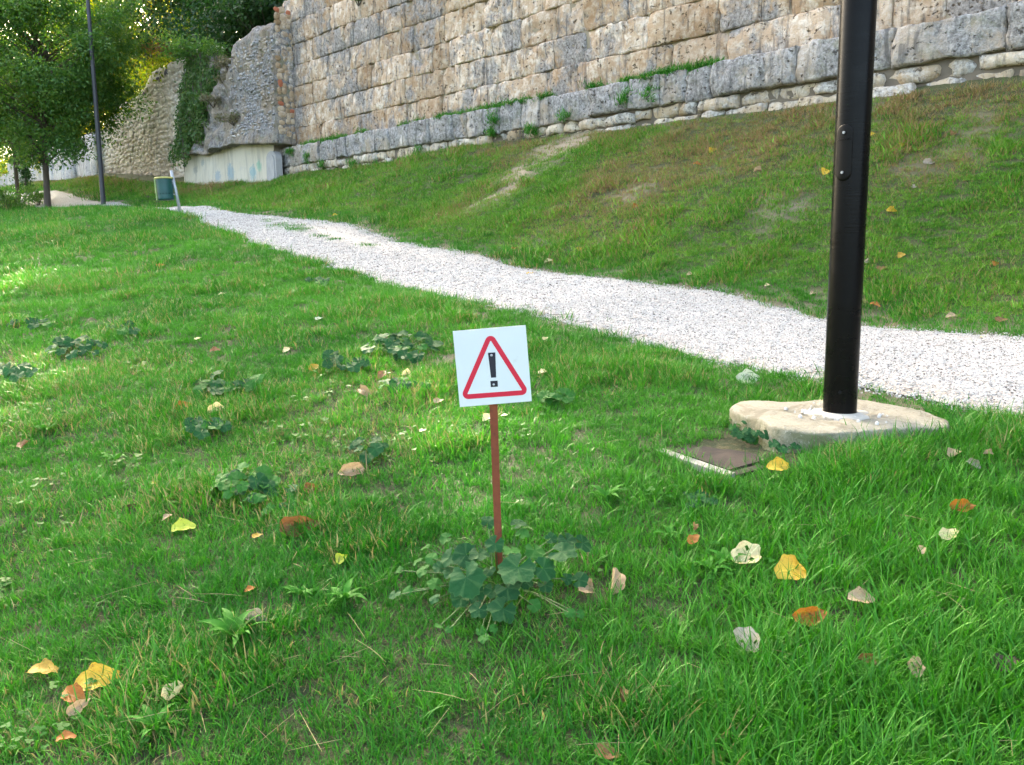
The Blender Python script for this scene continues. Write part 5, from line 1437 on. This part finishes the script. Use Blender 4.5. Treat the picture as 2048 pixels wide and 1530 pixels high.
def fields(x, y, s, t):
    bank = np.clip((t - t_far0(s) - .2) / .7, 0, 1)
    n1 = fbm(s * .8, t * .8, 121); n2 = fbm(s * 2.6, t * 2.6, 122)
    dry = .03 + .18 * np.clip(n2 * 2 - .9, 0, 1) + bank * (.05 + .60 * np.clip((n1 - .42) * 3, 0, 1) * np.clip((t - t_far0(s)) / 2.2, .15, 1)) + .28 * bank * np.clip((t - 9.0) / 1.3, 0, 1) * np.clip(n2 * 2 - .4, 0, 1)
    px, py, _ = project(np.stack([x, y, zst(s, t)], 1))
    dry = dry + np.where((px < 900) & (py > 700), .12 * np.clip(n1 * 2 - .7, 0, 1), 0)
    lush = np.maximum(np.clip((px - 1050) / 500, 0, 1) * np.clip((py - 880) / 150, 0, 1), np.exp(-((px - 1850) / 150) ** 2 - ((py - 880) / 50) ** 2))            # longer grass at lower right
    tuft = np.clip((n2 - .52) * 5, 0, 1)
    tint = np.clip(.5 + (n1 - .5) * 1.5 + rng.normal(size=len(x)) * .18, 0, 1)
    return bank, n1, n2, np.clip(dry * (1 - .75 * lush), 0, .9), lush, tuft, tint, px, py
M['grass'] = grass_mat('grass_blade', (.007, .105, .009), (.105, .345, .038))
M['grass_tall'] = grass_mat('grass_blade_tall', (.004, .075, .006), (.050, .245, .018), (.34, .28, .13))
M['clover'] = grass_mat('clover_leaf', (.012, .080, .010), (.026, .115, .018), trans=.05, spec=.03)
M['thatch'] = grass_mat('dry_blade', (.20, .15, .07), (.34, .27, .14), (.22, .15, .07), .2)
def grow(name, proto, mat, zones, label, sel, scl_f, tilt=.12):
    X, Y, Z, RT, SL, TI, DR = [], [], [], [], [], [], []
    for dens, y0, y1, sk in zones:
        x, y, s, t = sample(dens, y0, y1); k = keep_mask(x, y, s, t); x, y, s, t = x[k], y[k], s[k], t[k]
        f = fields(x, y, s, t); k = rng.uniform(0, 1, len(x)) < sel(*f); x, y, s, t = x[k], y[k], s[k], t[k]; f = tuple(q[k] for q in f)
        X.append(x); Y.append(y); Z.append(gz(s, t)); n = len(x)
        RT.append(np.stack([rng.normal(size=n) * tilt, rng.normal(size=n) * tilt, rng.uniform(0, 6.28, n)], 1))
        SL.append(scl_f(*f) * sk * rng.uniform(.75, 1.3, n)); TI.append(f[6]); DR.append(f[3])
    X, Y, Z = map(np.concatenate, (X, Y, Z))
    o = scatter(name, proto, mat, np.stack([X, Y, Z], 1), np.concatenate(RT), np.concatenate(SL), np.concatenate(TI), np.concatenate(DR), label)
    print('SCATTER', name, len(X)); return o
ONE = lambda *f: np.ones(len(f[0]))
c_short = blade_clump('short_grass', 34, .025, .070, .030, .0042, .55, 1.0, 601)
grow('short_grass', c_short, M['grass'], ((900, 1.3, 3.2, 1), (620, 3.2, 5.5, 1.05), (330, 5.5, 9, 1.25), (150, 9, 15, 1.6), (70, 15, 26, 2.1), (26, 26, 48, 3.0)), 'short green grass covering the lawn and bank', lambda b, n1, n2, d, l, tu, ti, px, py: 1 - .35 * b - .3 * l, lambda b, n1, n2, d, l, tu, ti, px, py: (.75 + .5 * tu) * (1 - .2 * b))
c_mid = blade_clump('lawn_grass', 22, .05, .115, .028, .0046, .42, 1.1, 602)
grow('lawn_grass', c_mid, M['grass'], ((420, 1.3, 3.2, 1), (260, 3.2, 5.5, 1.0), (120, 5.5, 9, 1.15), (55, 9, 15, 1.4), (22, 15, 26, 1.8)), 'longer blades of lawn grass in loose tufts', lambda b, n1, n2, d, l, tu, ti, px, py: np.clip(.12 + .75 * tu + .6 * l - .15 * b, 0, 1), lambda b, n1, n2, d, l, tu, ti, px, py: .8 + .25 * tu + .15 * l)
c_tall = blade_clump('tall_grass', 18, .08, .155, .026, .0044, .38, 1.3, 603, 4)
grow('tall_grass', c_tall, M['grass_tall'], ((260, 1.3, 3.2, 1), (150, 3.2, 5.0, 1)), 'long arching grass in the lower right of the lawn', lambda b, n1, n2, d, l, tu, ti, px, py: np.clip(l * (.25 + 1.0 * tu), 0, 1) * (1 - b), lambda b, n1, n2, d, l, tu, ti, px, py: .75 + .3 * l)
c_clov = clover_clump('clover', 9, 604)
grow('clover', c_clov, M['clover'], ((80, 1.3, 4, .9), (14, 4, 6, .9)), 'tiny clover leaves between the grass blades', lambda b, n1, n2, d, l, tu, ti, px, py: np.clip((n1 - .45) * 5, 0, 1) * (1 - b) * (1 - .6 * l), ONE)
c_dry = blade_clump('dry_grass', 14, .03, .10, .035, .0030, 1.1, .5, 605)
grow('dry_grass', c_dry, M['thatch'], ((90, 1.3, 4, 1), (70, 4, 9, 1.1), (70, 9, 16, 1.3), (25, 16, 26, 1.6)), 'dry straw coloured grass on the bank and worn lawn', lambda b, n1, n2, d, l, tu, ti, px, py: np.clip(d * 1.6 - .04, 0, 1), ONE)

c_bank = blade_clump('bank_grass', 40, .02, .065, .040, .0048, .6, .9, 606)
M['grass_bank'] = grass_mat('bank_blade', (.035, .165, .014), (.22, .43, .05), (.36, .24, .11))
grow('bank_grass', c_bank, M['grass_bank'], ((520, 4.5, 9, 1.15), (330, 9, 14, 1.4), (150, 14, 24, 1.9), (90, 24, 42, 2.6)), 'short patchy grass of the bank below the wall', lambda b, n1, n2, d, l, tu, ti, px, py: b * np.clip(1.25 - d * .9, .25, 1), lambda b, n1, n2, d, l, tu, ti, px, py: .75 + .6 * tu)

# long dry stalks lying in the lawn
def strew(name, n, mat, place, lmin, lmax, rad, label, lift=.04, seed=9):
    rr = random.Random(seed); mb = MB(); k = 0
    while k < n:
        q = place(rr)
        if q is None: continue
        px, py, L, a = q; p = ground_hit(px, py, lift); L = (L or 0) * .7 or rr.uniform(lmin, lmax)
        d = Vector((math.cos(a), math.sin(a), rr.uniform(-.1, .2))); b = Vector((rr.uniform(-.2, .2), rr.uniform(-.2, .2), rr.uniform(-.05, .25))) * L * .3
        pts = [p - d * L * .5, p + b * .5, p + d * L * .25 + b * .4, p + d * L * .5]
        mb.tube(pts, [rad * .6, rad, rad, rad * .4], 4, False); k += 1
    o = mb.build(name, mat); tag(o, label, None, None, 'stuff'); return o
STRAW = [(440, 1190, .25, -.2), (560, 1450, .32, 1.3), (620, 1460, .34, -1.1), (700, 1310, .2, .6), (380, 1200, .2, -.3), (880, 1440, .2, 1.2), (1000, 1410, .25, 1.0), (1240, 1470, .2, 1.4), (740, 1300, .25, -.9), (250, 1180, .3, .4), (180, 1120, .2, .9), (880, 1390, .25, -.5), (1150, 1350, .25, .3), (330, 1430, .3, .5), (120, 960, .3, -.1), (560, 860, .2, .2), (1900, 1190, .2, -.5), (1620, 1050, .25, .05), (1680, 1075, .2, .6)]
_it = iter(STRAW)
def place_straw(rr):
    q = next(_it, None)
    if q is not None: return q
    py = 640 + 880 * rr.random() ** .8; px = rr.uniform(0, 1500 if py < 900 else 2048)
    if rr.random() < .35 and px > 1000: return None
    return px, py, None, rr.uniform(0, 3.14)
strew('dry_stalks', 110, plain('straw', (.34, .26, .13), .7, var=.3), place_straw, .05, .15, .0007, 'thin dry stalks lying among the grass')
def place_path(rr):
    s_ = rr.uniform(0, 14) ; v_ = rr.random(); t_ = float(t_near0(s_) * (1 - v_) + t_far0(s_) * v_); pp = P(s_, t_, float(zst(s_, t_)[0])); u, v, f = project(np.array(pp))
    if f < .5 or u < 0 or u > 2100: return None
    return u, v, None, rr.uniform(-.5, .7)
strew('twigs', 420, plain('twig_brown', (.10, .065, .045), .8, var=.4), place_path, .03, .13, .0016, 'dark needles and twigs strewn over the gravel', .026, 10)

# loose stones of the path
def pebble(seed):
    rr = np.random.default_rng(seed); V = []; n = 6
    for z, r_ in ((-.35, .7), (.1, 1.0), (.5, .55)):
        for i in range(n): a = 2 * math.pi * i / n + z; q = rr.uniform(.75, 1.2); V.append((math.cos(a) * r_ * q * .5, math.sin(a) * r_ * q * .5, z * .5))
    V.append((0, 0, .36)); Fc = []
    for j in range(2):
        for i in range(n): a, b = j * n + i, j * n + (i + 1) % n; Fc += [(a, b, b + n), (a, b + n, a + n)]
    for i in range(n): Fc.append((2 * n + i, 2 * n + (i + 1) % n, 3 * n))
    me = np_mesh('gravel', np.array(V), np.array(Fc)); set_attr(me, 'bv', np.full(len(V), .5)); return me
m = NT('gravel_stone'); ti = m.attr('tint', True)
m.base(m.ramp(ti, [(0, (.09, .075, .065)), (.15, (.30, .275, .25)), (.4, (.50, .475, .44)), (1, (.66, .635, .60))])); m.rough(.85)
n_ = 120000; gs = np.concatenate([rng.uniform(-1.0, 5, n_ // 2), rng.uniform(5, 19, n_ // 2)]); gv = rng.normal(size=n_) * .02 + rng.uniform(-.03, 1.03, n_); gt = t_near(gs) * (1 - gv) + t_far(gs) * gv
kp = rng.uniform(0, 1, n_) > np.clip(1 - np.abs((gs - 10.5) / 3.5), 0, 1) * np.clip(1 - np.abs((gv - .72) / .25), 0, 1) * 1.2
gs, gt, gv = gs[kp], gt[kp], gv[kp]; x, y = st2xy(gs, gt)
lift = np.clip(-path_dist(gs, gt) / .12, 0, 1) * .022 - .004
z = zst(gs, gt) + lift + (fbm(gs * 1.3, gt * 2.2, 51) - .5) * .03 + (fbm(gs * 9, gt * 9, 52) - .5) * .012
n_ = len(gs); sc_ = np.abs(rng.normal(size=n_)) * .0045 + .0055; sc_ *= np.where(gs > 5, 1.3 + np.clip(gs - 9, 0, 10) * .06, 1)
scatter('gravel', pebble(7), m.m, np.stack([x, y, z + .001], 1), rng.uniform(0, 6.28, (n_, 3)) * np.array([.1, .1, 1]), sc_, rng.uniform(0, 1, n_), np.zeros(n_), 'loose white gravel stones on the path')

# green growth on the ledge and at the foot of the block wall
c_led = blade_clump('ledge_grass', 40, .05, .13, .06, .010, .6, 1.0, 607)
L_ = []
for (pa, pb_, n_l) in ((614, 700, 40), (720, 745, 18), (800, 850, 20), (880, 960, 40), (960, 1060, 50), (1080, 1105, 16), (1175, 1200, 10), (1235, 1300, 34), (1290, 1430, 70)):
    for k in range(n_l):
        px = R.uniform(pa, pb_); d = ray(px, 505); tt_ = WALL_T - .06 - R.random() * .1; kk2 = tt_ / (NX * d[0] + NY * d[1]); s_ = (WX * d[0] + WY * d[1]) * kk2
        L_.append(tuple(P(s_, tt_, 4.09)))
for (px, py) in ((615, 318), (580, 305), (835, 300), (980, 262), (1063, 262), (705, 328), (1250, 195), (1300, 190), (990, 240), (645, 330), (1130, 230)):
    zz, s_ = px_z(px, py, WALL_T - .27)
    for k in range(7): L_.append(tuple(P(s_ + R.uniform(-.08, .08), WALL_T - .27, zz + R.uniform(-.1, .08))))
L_ = np.array(L_); n_ = len(L_)
scatter('ledge_grass', c_led, M['grass'], L_, np.stack([rng.normal(size=n_) * .3, rng.normal(size=n_) * .3, rng.uniform(0, 6.28, n_)], 1), rng.uniform(.6, 1.3, n_), rng.uniform(0, .8, n_), rng.uniform(0, .15, n_), 'grass and weeds growing on the wall ledge')

# weeds growing in the middle of the path
x_, y_ = [], []
for (px, py, wx, wy, n_l) in ((575, 455, 42, 10, 60), (598, 462, 25, 6, 30), (642, 476, 12, 3, 12), (665, 481, 12, 3, 12), (540, 443, 14, 4, 10), (735, 493, 20, 3, 8)):
    for k in range(n_l):
        p_ = ground_smooth(px + R.gauss(0, .45) * wx, py + R.gauss(0, .45) * wy); x_.append(p_[0]); y_.append(p_[1])
x_, y_ = np.array(x_), np.array(y_); s_, t_ = xy2st(x_, y_); n_ = len(x_)
c_weed = blade_clump('path_weeds', 30, .02, .05, .04, .006, .8, .8, 608)
scatter('path_weeds', c_weed, M['grass'], np.stack([x_, y_, zst(s_, t_) + .012], 1), np.stack([rng.normal(size=n_) * .1, rng.normal(size=n_) * .1, rng.uniform(0, 6.28, n_)], 1), rng.uniform(.7, 1.3, n_), rng.uniform(0, .6, n_), rng.uniform(0, .2, n_), 'low green weeds in the middle of the far path')
